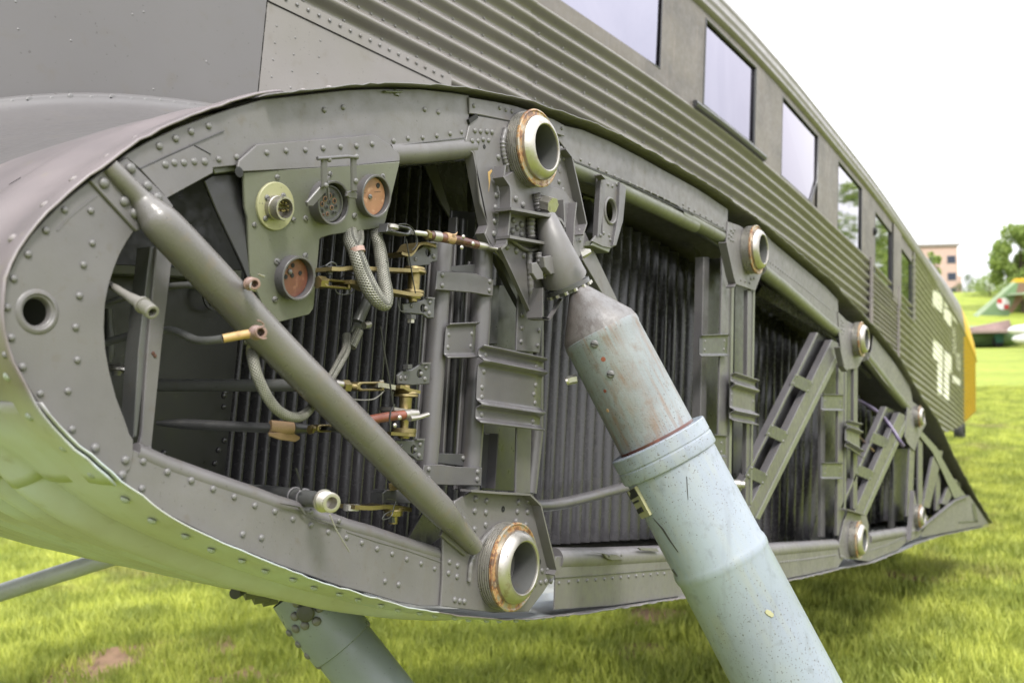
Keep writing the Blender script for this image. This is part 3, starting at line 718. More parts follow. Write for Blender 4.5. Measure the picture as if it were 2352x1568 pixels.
plate('bent_tab', zz(zA,(1440,1140),(1612,1120),(1620,1155),(1460,1178)), Pl(.006), .003, 'olive_panel', uw)
tube('drain_bolt', [U(zB(323,615),.004), U(zB(323,652),.004)], .006, 'olive_panel', uw, seg=12)
plate('bolt_tab', zz(zB,(265,612),(382,614),(380,628),(268,626)), -.004, .006, 'olive_panel', uw)
# splice strap above the front spar
sp = plate('splice_strap', zz(zB,(830,660),(1000,688),(1130,715),(1250,752),(1400,808),(1476,850),(1476,925),(1380,895),(1090,818),(905,780),(834,770)), -.0022, .002)
rivets(sp, zz(zB,(860,718),(1036,733),(1078,747),(1119,757),(1457,872),(1370,836)), -.0022, .0052)
# front spar upper gusset (broad back plate)
g1 = plate('spar_gusset', zz(zB,(838,822),(892,786),(1090,820),(1380,900),(1440,985),(1490,1015)) + zz(zL,(1180,600),(1215,700),(1345,1325),(1310,1440)) + zz(zE,(1615,190),(1600,330),(1500,520),(1200,560),(1010,332),(938,212),(958,152),(905,0)) + zz(zL,(130,560),(30,480),(40,420)), -.001, .003)
strip('gusset_flange', zz(zL,(40,420),(28,480),(120,560),(180,880),(275,1345),(240,1430),(300,1560)) + zz(zE,(1040,330)), -.001, .014, .003, 'grey_paint', g1)
strip('gusset_flange', zz(zL,(1125,515),(1190,600),(1210,690),(1280,1000),(1350,1330),(1310,1450)), -.016, -.001, .003, 'grey_paint', g1)
strip('dark_gap', zz(zB,(832,825),(888,785)), -.003, .002, .006, 'hole_black', g1)
strip('dark_gap', zz(zB,(895,782),(1095,822)), -.0012, .002, .0016, 'hole_black', g1)
rivets(g1, zz(zL,(133,322),(193,328),(262,330),(318,337),(103,431),(166,432),(223,417),(281,426)), -.001, .0064)
rivets(g1, zz(zL,(388,608),(380,747),(373,882),(366,1020),(356,1153),(348,1302),(339,1438)), -.001, .0078)
rivets(g1, zz(zL,(1069,517),(1048,640),(1100,627),(1046,874),(1090,960),(1043,1022),(1137,1065),(1128,1192)), -.001, .0064)
plate('paint_scrape', zz(zL,(318,742),(326,760),(300,800),(305,850),(285,985),(290,900),(280,810),(278,770)), -.0014, .0003, 'yellow_pipe', g1, ch=.0001)
lathe('small_hole', U(zL(237,494), -.0011), (0,-1,0), [(0,.0035),(.0003,.0033),(.0004,.001)], 'hole_black', g1, seg=12)
# rivets that were ground flat
for p in zz(zL,(575,945),(510,835),(652,1015),(938,935),(1060,740)):
    lathe('flush_rivet', U(p, -.0012), (0,-1,0), [(0,.0062),(.0005,.006),(.0004,.0052),(.0006,.0046),(.0006,.0001)], 'grey_paint', g1, seg=16)
# heavy welded strut fitting in front of it
g2 = plate('strut_fitting', zz(zL,(560,760),(455,820),(520,930),(528,1150),(505,1530)) + zz(zE,(1105,215),(1090,285),(1050,312),(1130,480),(1250,745),(1290,785),(1325,780),(1340,600),(1480,520),(1540,380)) + zz(zL,(1205,1540),(1240,1110),(1180,1060),(1100,960),(700,860)), -.006, .005)
strip('fitting_flange', zz(zL,(470,698),(450,820),(515,910),(528,980),(526,1150),(500,1440),(478,1560)) + zz(zE,(1080,288),(1047,315)), -.022, -.004, .0035, 'grey_paint', g2)
strip('fitting_edge', zz(zE,(1050,312),(1130,480),(1250,745),(1285,783)), -.009, -.002, .0035, 'grey_paint', g2)
strip('fitting_flange', zz(zL,(1240,1100),(1215,1330),(1205,1560)) + zz(zE,(1540,300)), -.02, -.004, .003, 'grey_paint', g2)
for pts, dd in ((zz(zL,(530,1165),(700,1195),(900,1235),(1000,1250),(1075,1290),(1105,1340)), -.034), (zz(zL,(515,1470),(700,1505),(900,1540),(1020,1562)), -.028)):
    strip('fitting_shelf', pts, dd, -.004, .004, 'grey_paint', g2)
strip('fitting_web', zz(zL,(1100,1070),(1108,1200),(1115,1420)) + zz(zE,(1480,170)), -.030, -.004, .0035, 'grey_paint', g2)
strip('fitting_web', zz(zE,(1330,580),(1328,680),(1325,780)), -.030, -.004, .003, 'grey_paint', g2)
strip('fitting_web', zz(zE,(1325,782),(1380,790),(1465,655)), -.030, -.024, .003, 'grey_paint', g2)
strip('fitting_web', zz(zE,(1325,782),(1372,792)), -.030, -.004, .003, 'grey_paint', g2)
rivets(g2, zz(zL,(575,1057),(652,1124),(551,1295),(638,1338),(592,1376),(540,1410),(637,1444)), -.006, .0082)
rivets(g2, zz(zE,(1086,302),(1148,330),(1197,360),(1126,497-0)) [:3], -.006, .0082)
rivets(g2, zz(zE,(1578,192),(1578,258)) + zz(zL,(1271,1403),(1270,1508)), -.006, .006)
# weld beads
def weld(parent, pts, d, r=.0045, n=None):
    P = smoothpath([U(p, d) for p in pts], 8); V = []
    rs = [r*.7*(1+.10*math.sin(i*1.9)+.06*random.uniform(-1,1)) for i in range(len(P))]
    tube('weld_bead', P, rs, 'grey_paint', parent, seg=10)
weld(g2, zz(zE,(1240,340),(1238,420),(1245,500),(1250,600),(1262,700),(1290,760)), -.009, .007)
weld(g2, zz(zE,(1300,340),(1305,400),(1320,460),(1345,500)), -.020, .007)
weld(g2, zz(zE,(1248,110),(1245,180),(1250,240)), -.012, .009)
weld(g2, zz(zL,(800,1000),(810,1060),(820,1130),(840,1180)), -.010, .010)
weld(g2, zz(zL,(470,300),(440,420),(440,520),(455,620),(480,700)), -.003, .006)
weld(g2, zz(zE,(1110,250),(1180,300),(1240,325),(1330,310)), -.010, .004)
bolt = tube('stub_bolt', [U(zL(850,1110), -.008), U(zL(905,1115), -.020), U(zL(985,1135), -.034)], [.013,.0135,.0125], 'thread_steel', g2, seg=7)
plate('side_lug', zz(zE,(1335,370),(1385,360),(1420,400),(1420,480),(1385,488),(1345,440)), -.040, .008, 'grey_paint', g2)
plate('side_lug', zz(zE,(1255,412),(1290,405),(1330,470),(1335,520),(1290,525),(1260,480)), -.036, .006, 'grey_paint', g2)
# strut socket tube and strut. axis measured along the strut at almost constant distance
def SP(px, Z): return UZ(px, Z)
pa, pb = SP((1300,612), 1.44), SP((1784.5,1527), 1.385)
axd = (pb-pa).normalized()
def on_axis(px):                                  # parameter on strut axis nearest the picture point
    best = min(((math.dist(proj(pa+axd*(t*.002)), px), t*.002) for t in range(-120, 500)), key=lambda q: q[0]); return best[1]
def rad(px_half, t): 
    v = pa+axd*t; Zc = (eA*v.x+nA*(v.y+D)+uA*v.z).z; return px_half*Zc/FPX
t0 = on_axis((1318,656)); tc1 = on_axis((1373,769.5)); tcol = on_axis((1508,1008)); tcolb = on_axis((1536,1063)); tw = on_axis((1654,1282)); tend = on_axis((1850,1650))
r_s, r_c, r_l = rad(90,tc1), rad(117,tcol), rad(113.5,tw)
sock = tube('strut_socket', [U(zE(1345,60),-.012), U(zE(1360,125),-.022), U(zE(1400,270),-.030), U(zE(1436,390),-.034), U(zE(1468,490),-.036), U(zE(1476,514),-.036), U(zE(1478,518),-.036)], [.0120,.0165,.0235,.0290,.0335,.0345,.0300], 'grey_paint', AIR, seg=40)
sd_ = (U(zE(1486,545),-.036)-U(zE(1400,270),-.030)).normalized(); cdir = (sd_*.55+axd*.45).normalized(); so_ = U(zE(1506,582),-.040)
collar = lathe('socket_collar', so_, cdir, [(-.016,.026),(-.007,.030),(-.0055,.0345),(.001,.0345),(.0015,.0318),(.0060,.0318),(.0075,.014)], 'bracket_steel', AIR, seg=40)
for k in range(14):
    a = 2*math.pi*k/14; u1 = cdir.orthogonal().normalized(); u2 = cdir.cross(u1); q = so_+cdir*.001+(u1*math.cos(a)+u2*math.sin(a))*.0335
    tube('collar_tooth', [q, q+cdir*.0045], .0034, 'thread_steel', collar, seg=6)
def vec_paint(name, base, ax_, stain, amt, patch):
    """adds wear running along the tube axis to a copy-free paint"""
    m = MATS[name]; t = m.node_tree; b = t.nodes['Principled BSDF']; L = t.links.new; src = b.inputs['Base Color'].links[0].from_socket
    tc = t.nodes.new('ShaderNodeTexCoord'); u1 = ax_.orthogonal().normalized(); u2 = ax_.cross(u1); cb = t.nodes.new('ShaderNodeCombineXYZ')
    for i, (vv, sc) in enumerate(((u1, 75), (u2, 75), (ax_, 5))):
        d = t.nodes.new('ShaderNodeVectorMath'); d.operation = 'DOT_PRODUCT'; L(tc.outputs['Object'], d.inputs[0]); d.inputs[1].default_value = vv*sc; L(d.outputs['Value'], cb.inputs[i])
    n = nz(t, 1.0, 5, cb.outputs[0], .6); n2 = nz(t, 14, 4, tc.outputs['Object'])
    f = mth(t, 'MULTIPLY', ramp(t, n.outputs['Fac'], [(.46,(0,0,0)),(.60,(amt,)*3)]).outputs[0], ramp(t, n2.outputs['Fac'], [(.42,(.15,.15,.15)),(.62,(1,1,1))]).outputs[0])
    c = mixc(t, f, src, stain)
    sp = nz(t, 330, 2, tc.outputs['Object']); pt = nz(t, 7, 3, tc.outputs['Object'])
    f2 = mth(t, 'MULTIPLY', ramp(t, sp.outputs['Fac'], [(.64,(0,0,0)),(.68,(1,1,1))]).outputs[0], ramp(t, pt.outputs['Fac'], [(.42,(0,0,0)),(.58,(1,1,1))]).outputs[0])
    c = mixc(t, f2, c, (.06,.055,.05)); L(c, b.inputs['Base Color'])
vec_paint('worn_blue', None, axd, (.13,.085,.06), .85, 0)
vec_paint('blue_paint', None, axd, (.20,.215,.20), .55, 0)
vec_paint('worn_brown', None, axd, (.05,.04,.035), .7, 0)
cone = lathe('strut_cone', pa, axd, [(t0+.002,.010),(t0+.010,.0165),(tc1-.012,r_s*.965),(tc1-.006,r_s*.99),(tc1-.003,r_s*1.0)], 'worn_brown', AIR, seg=56)
sleeve = lathe('strut_sleeve', pa, axd, [(tc1-.004,r_s*.985),(tc1-.003,r_s*1.012),(tc1+.006,r_s*1.02),(tc1+.009,r_s*1.0),(tcol-.004,r_s*1.01),(tcol-.004,r_s*.9)], 'worn_blue', AIR, seg=64)
seal = lathe('strut_seal', pa, axd, [(tcol-.004,r_s*1.010),(tcol-.001,r_s*1.016),(tcol+.002,r_s*1.016)], 'brown_tube', AIR, seg=56)
leg = lathe('strut_leg', pa, axd, [(tcol,r_s*.99),(tcol,r_c*.985),(tcol+.0015,r_c),(tcol+.019,r_c),(tcol+.020,r_c*.988),(tcol+.022,r_c*.988),(tcol+.023,r_c),(tcolb-.002,r_c),(tcolb,r_c*.99),(tcolb+.001,r_l*.98),(tw-.012,r_l*.985),(tw-.006,r_l*1.012),(tw,r_l*1.022),(tw+.006,r_l*1.01),(tw+.010,r_l*.99),(tend,r_l*.99)], 'blue_paint', AIR, seg=96, sharp=22)
lab(leg, 'pale blue lower tube of the thick undercarriage strut')
# strut details: screws, small plate, nozzle
def on_surf(px, r):
    rr = rayA(px); best = None
    for k in range(900):
        t = .8+k*.001; p = CAMA+rr*t; d = (p-pa)-axd*(p-pa).dot(axd)
        if d.length <= r: return p, d.normalized()
    return None, None
for px in (zE(1680,960), zE(1790,1165)):
    p, n = on_surf(px, r_s*1.006)
    if p: 
        o = bpy.data.objects.new('screw', SCR); scene.collection.objects.link(o); o.parent = sleeve; o.location = p; o.scale = (.006,)*3
        o.rotation_mode = 'QUATERNION'; o.rotation_quaternion = Vector((0,-1,0)).rotation_difference(n)
for px, mt, rr in ((zE(1740,1063),'rust_brown',.004),(zE(1752,1278),'rust_brown',.003),(zE(1770,1410),'tape',.003),(zI(612,1207),'cream_disc',.0035),(zI(626,1216),'cream_disc',.004),(zI(640,1226),'cream_disc',.0035)):
    p, n = on_surf(px, (r_s if px[1] < 1000 else r_l)*1.004)
    if p: lathe('paint_spot', p-n*.0004, n, [(0,rr),(.0012,rr*.9),(.0013,.0001)], mt, leg if px[1] > 1000 else sleeve, seg=9)
def decal(name, pts, r, mat, parent, th=.0012):
    Q = []
    for p in pts:
        for k in range(14):
            h_ = on_surf((p[0]+k*2.0, p[1]), r)
            if h_[0] is not None: break
        Q.append(h_)
    if any(q[0] is None for q in Q): return None
    V = [q[0]+q[1]*th for q in Q] + [q[0]-q[1]*.001 for q in Q]; n = len(Q)
    return add(name, V, [tuple(range(n))] + [(i, i+n, (i+1) % n+n, (i+1) % n) for i in range(n)], mat, parent, smooth=False)
for pts in (zz(zH,(2303,290),(2307,288),(2316,440),(2313,452),(2306,380)), zz(zH,(2075,568),(2146,640),(2196,722),(2250,800),(2244,800),(2186,722),(2137,645)), zz(zH,(2205,920),(2212,915),(2245,965),(2240,975))):
    for i in range(1, len(pts)//2+1): pass
    decal('scratch', pts, r_l*.99, 'dark_steel', leg, .0006)
dpl = decal('data_plate', zz(zH,(1905,385),(1965,352),(2068,545),(2010,570)), r_l*1.0, 'cream_disc', leg, .004)
if dpl:
    for pts in (zz(zH,(1915,385),(1960,362),(1990,412),(1945,440)), zz(zH,(1975,505),(2005,490),(2022,520),(1990,535)), zz(zH,(1955,455),(1985,440),(1992,452),(1962,468))):
        decal('plate_marking', pts, r_l*1.0, 'hole_black', dpl, .0046)
q0, n0 = SP(zE(1560,1200), 1.42), None
noz = tube('grease_nipple', [SP(zE(1560,1195),1.42), SP(zE(1525,1200),1.42), SP(zE(1500,1210),1.42)], [.007,.007,.0065], 'thread_steel', sleeve, seg=6)
tube('nipple_tip', [SP(zE(1500,1210),1.42), SP(zE(1486,1216),1.42)], .006, 'steel', noz, seg=12)
tube('side_nipple', [SP(zE(1590,355),1.40), SP(zE(1625,340),1.40), SP(zE(1655,330),1.40)], [.007,.006,.003], 'thread_steel', g2, seg=6)
# ================================================================== FRONT SPAR LOWER GUSSET
g3 = plate('spar_gusset', zz(zH,(652,700),(735,456),(850,388),(1245,412),(1318,480),(1422,915),(1410,960),(1330,1080),(1235,1205),(1000,1212),(638,1168),(652,960)), -.002, .003)
strip('gusset_flange', zz(zH,(845,386),(1050,402),(1245,412)), -.018, .0, .003, 'grey_paint', g3)
strip('gusset_flange', zz(zH,(1245,412),(1318,484),(1375,720),(1425,920),(1412,958)), -.018, .0, .003, 'grey_paint', g3)
rivets(g3, zz(zH,(872,440),(948,455),(865,522),(942,532),(940,616),(1163,463),(1229,455),(1155,526),(1223,528),(1148,592),(1214,615)), -.002, .0074)
rivets(g3, zz(zH,(696,867),(749,891),(688,942),(746,966),(731,1123),(765,1131),(796,1135),(1323,925),(1363,918),(1276,1012),(1315,1006),(1348,999),(1382,999),(850,832)), -.002, .0066)
for p in zz(zH,(1060,510),(1306,868)): lathe('small_hole', U(p, -.0022), (0,-1,0), [(0,.0045),(.0003,.0043),(.0004,.001)], 'hole_black', g3, seg=12)
weld(g3, zz(zH,(830,1000),(840,880),(880,790),(940,700),(1000,640)), -.004, .005)
# ================================================================== DIAGONAL BRACE TUBE
dm = Pl(-.018)
pl_top = plate('brace_end_plate', zz(zA,(612,1228),(690,1165),(860,1068),(1140,1345),(1180,1400),(1060,1500),(930,1568),(905,1545)), -.003, .0035)
rivets(pl_top, zz(zA,(883,1142),(996,1262),(1065,1341),(703,1243),(841,1366),(912,1446)), -.003, .0082)
cl = [zA(748,1128), zA(870,1250), zA(990,1370), zD(1060,100), zD(1130,190), zD(1250,330)] 
br = tube('diagonal_brace', [U(zA(740,1125), -.003), U(zA(800,1190), -.004), U(zA(920,1314), -.005), U(zA(975,1375), -.007), U(zD(1045,85), -.013), U(zD(1120,170), -.0165), U(zD(1400,465), -.019), U(zD(1900,1000), -.019), U(zH(135,15), -.019), U(zH(440,320), -.019), U(zH(650,530), -.018), U(zH(735,620), -.014), U(zH(865,765), -.010)],
     [.0080,.0085,.0090,.0108,.0152,.0180,.0188,.0188,.0188,.0188,.0184,.0150,.0120], 'grey_tube', AIR, seg=32, sub=5)
pl_bot = plate('brace_end_plate', zz(zH,(640,690),(735,452),(850,585),(900,705),(898,740),(808,830),(700,740)), -.0065, .004)
rivets(pl_bot, zz(zH,(757,535),(791,577),(717,681),(753,714),(784,745)), -.0065, .0066)
rivets(pl_bot, zz(zH,(865,645)), -.0065, .0066)
# ================================================================== REAR PART OF THE END RIB
# upper boom between spars: web + rounded cap, lightening
def mid_top(px, dy): return (px[0], px[1]+dy)
ub = plate('upper_boom_web', zz(zB,(1380,830),(1600,880),(1800,965),(2000,1070),(2150,1155),(2352,1265)) + zz(zC,(200,1320),(345,1420),(340,1568)) + zz(zF,(325,200)) +
           zz(zC,(200,1510),(0,1395)) + zz(zB,(2150,1345),(1900,1235),(1545,1095),(1490,1020),(1420,930)), .002, .0025)
rivets(ub, zz(zB,(1585,1084),(1644,1111),(1703,1139),(1759,1165),(1814,1193),(1865,1217),(1916,1240),(1965,1263),(2013,1286),(2061,1307),(2107,1329),(2152,1350),(2195,1370),(2239,1390),(2280,1409),(2320,1428)) +
       row(zC(40,1388), zC(310,1540), 8), .002, .0052)
rivets(ub, zz(zB,(1451,1007),(1470,1078),(1438,1085)), -.001, .006)
tube('boom_cap', [U(p, .016) for p in zz(zB,(1480,1120),(1700,1215),(1900,1310),(2150,1430),(2352,1530)) + zz(zF,(0,75),(150,158),(300,240),(330,258))], .0148, 'olive_panel', ub, seg=22)
tube('inner_boom', [U(p, .12) for p in zz(zF,(100,160),(400,360),(700,600),(1000,860),(1300,1180))], .012, 'pipe_grey', ub, seg=10)
strip('web_seam', zz(zB,(1545,1097),(1900,1240),(2352,1462)) + zz(zF,(0,25),(170,100),(330,190)), .0008, .002, .0010, 'dark_steel', ub)
ub2 = plate('upper_boom_web', zz(zF,(605,215),(640,260),(800,395),(1000,565),(1090,660),(1095,870),(1080,860),(900,690),(595,455),(590,400)), .002, .0025)
rivets(ub2, along(zz(zF,(615,395),(700,460),(860,580),(1040,730)), 7.5, 4.5), .002, .0050)
tube('boom_cap', [U(p, .016) for p in zz(zF,(560,450),(700,560),(850,690),(1000,820),(1085,885))], .0175, 'olive_panel', ub2, seg=20)
ub3 = plate('upper_boom_web', zz(zF,(1330,900),(1480,1095),(1580,1240),(1600,1370),(1560,1385),(1400,1210),(1290,1060),(1320,1000)), .002, .0025)
tube('boom_cap', [U(p, .016) for p in zz(zF,(1270,1040),(1350,1140),(1450,1270),(1550,1390))], .019, 'olive_panel', ub3, seg=18)
ub4 = plate('upper_boom_web', zz(zI,(1640,-40),(1760,90),(1800,170),(1890,330),(1960,420),(1880,440),(1800,260),(1730,120),(1640,10)), .002, .0025, 'olive_panel')
# gussets behind the rear rings
def gus(pts, pl, riv, r=.006, fl=None):
    g = plate('ring_gusset', pts, pl, .003); rivets(g, riv, pl, r)
    if fl: strip('gusset_flange', fl, pl-.018, pl, .003, 'grey_paint', g)
    return g
gus(zz(zF,(345,130),(430,160),(560,260),(600,400),(585,450),(530,600),(400,555),(385,500),(335,270)), -.001, zz(zF,(365,190),(378,205),(388,185),(352,215),(366,228),(362,255),(378,260),(350,240),(430,525),(460,535),(490,545),(520,515),(500,520)), .006, zz(zF,(335,270),(385,500),(400,550),(385,575)))
gus(zz(zF,(1090,740),(1150,800),(1270,860),(1290,1000),(1225,1125),(1140,1135),(1115,1030),(1100,900)), -.001, zz(zF,(1110,800),(1122,812),(1112,830),(1125,838),(1115,860),(1130,870),(1120,890)), .006, zz(zF,(1105,980),(1130,1110),(1155,1145)))
gus(zz(zF,(1565,1360),(1600,1350),(1660,1400),(1690,1500),(1650,1568)) + zz(zI,(1610,120),(1560,60),(1545,20)), -.001, zz(zF,(1585,1400),(1590,1430),(1588,1470)), .006)
gus(zz(zI,(1160,515),(1285,555),(1300,620),(1290,740),(1200,850),(1110,845),(1095,760),(1130,600)), -.001, zz(zI,(1115,830),(1130,835)), .006, zz(zI,(1155,512),(1285,552)))
gus(zz(zI,(1610,390),(1625,480),(1700,560),(1680,640),(1640,700),(1560,735),(1590,600)), -.001, [], .006, zz(zI,(1610,385),(1600,560),(1585,720)))
# lower boom
lb = plate('lower_boom_web', zz(zH,(1412,860),(1420,830),(1660,830),(2120,800),(2352,790)) + zz(zI,(200,795),(640,770),(1100,735),(1095,770),(1130,840),(1090,905),(900,950),(770,975),(400,1040),(0,1120)) + zz(zH,(2250,1100),(1800,1165),(1408,1192),(1415,1000)), .002, .0025)
rivets(lb, zz(zH,(1439,1011),(1505,1003),(1569,998),(1629,993),(1688,989),(1747,984),(1802,978),(1858,974),(1911,968),(1962,962),(2010,957),(2060,954),(2107,948),(2153,946)) + along(zz(zI,(700,870),(880,850),(1080,820)), 5.5, 4), .002, .0050)
tube('boom_cap', [U(p, .017) for p in zz(zH,(1400,850),(1660,845),(2120,822),(2352,808)) + zz(zI,(300,815),(640,790),(1100,752))], .0185, 'grey_paint', lb, seg=20)
strip('web_seam', zz(zH,(1415,978),(1700,960),(2200,915)), .0008, .002, .0009, 'dark_steel', lb)
plate('lower_shelf', zz(zH,(1420,790),(2352,760)) + zz(zI,(1000,720),(1000,735),(0,790)) + zz(zH,(1420,815)), Pl(.05), .004, 'dark_steel', lb)
for pts in (zz(zH,(1650,800),(1760,812),(1830,815),(1880,850),(1800,858),(1765,845),(1740,815)), zz(zH,(1980,772),(2100,772),(2120,800),(2000,790))):
    c = plate('cap_clip', pts, -.006, .004, parent=lb)
rivets(lb, zz(zH,(1779,824),(1860,820)), -.006, .005)
lb2 = plate('lower_boom_web', zz(zI,(1290,690),(1400,665),(1575,640),(1590,700),(1500,785),(1300,865),(1200,850),(1290,760)), .002, .0025)
tube('boom_cap', [U(p, .016) for p in zz(zI,(1280,710),(1400,688),(1590,655))], .020, 'grey_paint', lb2, seg=16)
rivets(lb2, along(zz(zI,(1310,790),(1420,755),(1540,700)), 4.5, 3.5), .002, .0050)
tq = plate('trailing_plate', zz(zI,(1655,650),(1760,560),(1880,460),(1985,420),(2060,530),(2112,612),(1900,655),(1660,700)), -.001, .003)
strip('trailing_flange', zz(zI,(1640,660),(1760,562),(1890,455),(1985,420)), -.018, -.001, .003, 'grey_paint', tq)
bar('trailing_stiffener', zI(2010,470), zI(2030,600), 8, -.003, .004, 'bracket_steel', tq)
bar('trailing_strip', zI(1915,600), zI(2040,590), 5, -.003, .003, 'bracket_steel', tq)
# ================================================================== INNER WALLS
def corr_wall(name, a, b, top, bot, d, amp, pitch_px, mat):
    """vertical corrugations between picture x a..b; pitch grows aft as on the aircraft"""
    sA, sB = U((a, 1000), d).x, U((b, 1000), d).x; V, F = [], []; s = sA; cols = []; x = a; npp = 12
    n = int((b-a)/pitch_px)
    for k in range(n*npp+1):
        x = a+(b-a)*k/(n*npp); p = U((x, 1000), d); cols.append((p.x, d-2*amp*abs(math.sin(math.pi*k/npp))**.9))
    for (sx, y) in cols:
        for j in range(2): V.append((sx, y, [bot(sx), top(sx)][j]))
    for i in range(len(cols)-1): F.append((2*i, 2*i+2, 2*i+3, 2*i+1))
    return add(name, V, F, mat, AIR, sharp=50)
_a = min(range(NO), key=lambda i: OS[i].x)
def top_z(s): return interp([(OS[i].x, OS[i].z) for i in range(_a, -1, -6)], s)
def bot_z(s): return interp([(OS[i].x, OS[i].z) for i in range(_a, NO, 6)], s)
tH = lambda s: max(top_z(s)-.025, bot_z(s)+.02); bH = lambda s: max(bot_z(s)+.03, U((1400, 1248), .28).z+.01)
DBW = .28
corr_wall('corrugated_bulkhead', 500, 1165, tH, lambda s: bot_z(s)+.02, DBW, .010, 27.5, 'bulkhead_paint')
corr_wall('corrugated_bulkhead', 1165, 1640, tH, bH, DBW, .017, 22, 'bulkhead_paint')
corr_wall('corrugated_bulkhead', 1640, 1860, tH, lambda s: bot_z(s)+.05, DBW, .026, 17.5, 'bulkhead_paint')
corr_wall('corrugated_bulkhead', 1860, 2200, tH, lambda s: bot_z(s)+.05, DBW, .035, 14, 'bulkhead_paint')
sr = U((522, 900), DBW).x
_s = [.425+(sr-.425)*k/14 for k in range(15)]
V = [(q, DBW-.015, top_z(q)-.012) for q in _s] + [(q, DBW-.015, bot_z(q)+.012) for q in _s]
fw = add('flat_bulkhead', V, [(i, i+15, i+16, i+1) for i in range(14)], 'cavity_shade', AIR)
rivets(fw, zz(zD,(1518,1310),(1515,1385),(1523,1290)) + zz(zG,(1110,130),(1250,215),(1455,200),(1480,110),(1455,290),(1520,45)), DBW-.015, .007, mat='bulkhead_paint')
# dark liner high inside the cavity (upper inner structure)
for (a, b, dd) in ((zB(330,1090), zB(830,1050), .10), (zF(560,590), zF(1080,900), .12)):
    bar('inner_longeron', a, b, 26, dd, .05, 'bulkhead_paint')
bar('inner_longeron', zD(760,450), zD(1640,490), 22, .22, .03, 'olive_panel')
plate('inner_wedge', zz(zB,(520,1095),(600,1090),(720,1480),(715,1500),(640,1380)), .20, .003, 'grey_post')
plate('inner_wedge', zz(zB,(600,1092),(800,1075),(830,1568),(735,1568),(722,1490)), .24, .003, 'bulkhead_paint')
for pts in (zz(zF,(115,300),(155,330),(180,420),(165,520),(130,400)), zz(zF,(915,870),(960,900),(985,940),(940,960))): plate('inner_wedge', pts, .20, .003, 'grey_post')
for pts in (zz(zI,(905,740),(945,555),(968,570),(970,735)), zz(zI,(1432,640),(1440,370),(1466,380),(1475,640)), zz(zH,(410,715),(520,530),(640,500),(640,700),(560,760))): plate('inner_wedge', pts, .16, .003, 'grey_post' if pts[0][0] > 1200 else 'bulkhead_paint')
# ================================================================== UPRIGHTS
def chan(name, a, b, w, d, depth, mat='grey_post'):
    """U channel upright, web towards the viewer, flanges inboard"""
    o = bar(name, a, b, w, d, .0025, mat); dx, dy = b[0]-a[0], b[1]-a[1]; l = math.hypot(dx, dy); nx, ny = -dy/l*w/2, dx/l*w/2
    for s in (-1, 1):
        q = [(a[0]+nx*s, a[1]+ny*s), (b[0]+nx*s, b[1]+ny*s)]; strip('flange', q, d, d+depth, .002, mat, o)
    return o
# nose post
np_ = plate('nose_post', zz(zD,(1062,300),(1120,340),(1168,395),(1098,980)) + zz(zG,(1024,152),(935,112),(962,0)) + zz(zD,(1000,1010)), .030, .004)
plate('post_side', zz(zD,(1020,300),(1062,300),(1000,1010)) + zz(zG,(930,20),(905,25)) + zz(zD,(940,1010)), Pl(.034), .02, 'pipe_grey', np_)
rivets(np_, zz(zG,(950,82),(1010,100)), .030, .004)
for p in zz(zM,(722,1322),(742,1350)): lathe('rust_spot', U(p,.0295), (0,-1,0), [(0,.002),(.0006,.0015),(.0007,.0001)], 'brown_tube', np_, seg=8)
# two tubes ahead of the front spar
t1 = tube('upright_tube', [U(zE(652,285), .030), U(zE(618,800), .030), U(zE(565,1568), .030), U(zH(545,240), .030)], .0138, 'grey_post', seg=24)
t1b = bar('tube_back_strip', zE(590,400), zH(480,200), 16, .040, .003, 'grey_post', t1)
t2 = tube('upright_tube', [U(zE(925,240), .028), U(zE(905,800), .028), U(zE(855,1568), .028), U(zH(820,480), .028)], .0150, 'grey_post', seg=24)
bar('tube_back_strip', zE(865,400), zH(765,380), 22, .040, .003, 'grey_post', t2)
wb = bar('upright_web', zE(795,60), zH(690,300), 55, .075, .004, 'dark_steel')
bar('web_bead', zE(755,100), zH(655,240), 5, .060, .015, 'grey_post', wb)
tube('web_rib', [U(zE(790,120),.07), U(zH(700,240),.07)], .007, 'dark_steel', wb, seg=10)
def strap(pts, d, riv, rr=.0062, mat='grey_post'):
    o = plate('strap', pts, d, .0028, mat); rivets(o, riv, d, rr); return o
strap(zz(zE,(615,466),(700,468),(880,482),(905,495),(998,522),(990,637),(850,612),(604,592)), .008, zz(zE,(647,493),(645,562),(968,536),(965,597)))
strap(zz(zH,(524,212),(640,208),(740,222),(919,229),(913,352),(700,348),(560,344),(519,260)), .010, zz(zH,(554,239),(553,302),(885,256),(882,309)))
strap(zz(zE,(700,432),(920,416),(912,455),(880,490),(700,468)), .030, zz(zE,(883,436)), .006, 'bracket_steel')
strap(zz(zH,(624,132),(829,136),(826,180),(798,222),(624,200)), .030, zz(zH,(787,164)), .006, 'bracket_steel')
# pressed strap plates with beads (profile along the upright)
def pressed(name, tl, tr, br, bl, d, beads, mat='grey_post', amp=.006, parent=None):
    P = [U(p, d) for p in (tl, tr, br, bl)]; n = 60; V, F = [], []
    def out(t):
        y = 0
        for (c, w) in beads: y += amp*math.exp(-((t-c)/w)**2)
        return y
    m = 8
    for i in range(n+1):
        t = i/n; y = out(t); sh = .0035*abs(out(t))/amp
        for j in range(m+1):
            a = P[0].lerp(P[3], t); b = P[1].lerp(P[2], t); ex = (b-a).normalized()
            u = j/m; q = (a + ex*(sh*0))*(1-u)+(b)*u; V.append(q+Vector((0, -y, 0)))
    for i in range(n):
        for j in range(m): a = i*(m+1)+j; F.append((a, a+1, a+m+2, a+m+1))
    o = add(name, V, F, mat, parent or AIR, sharp=60); md = o.modifiers.new('s', 'SOLIDIFY'); md.thickness = .0022; md.offset = 0; return o
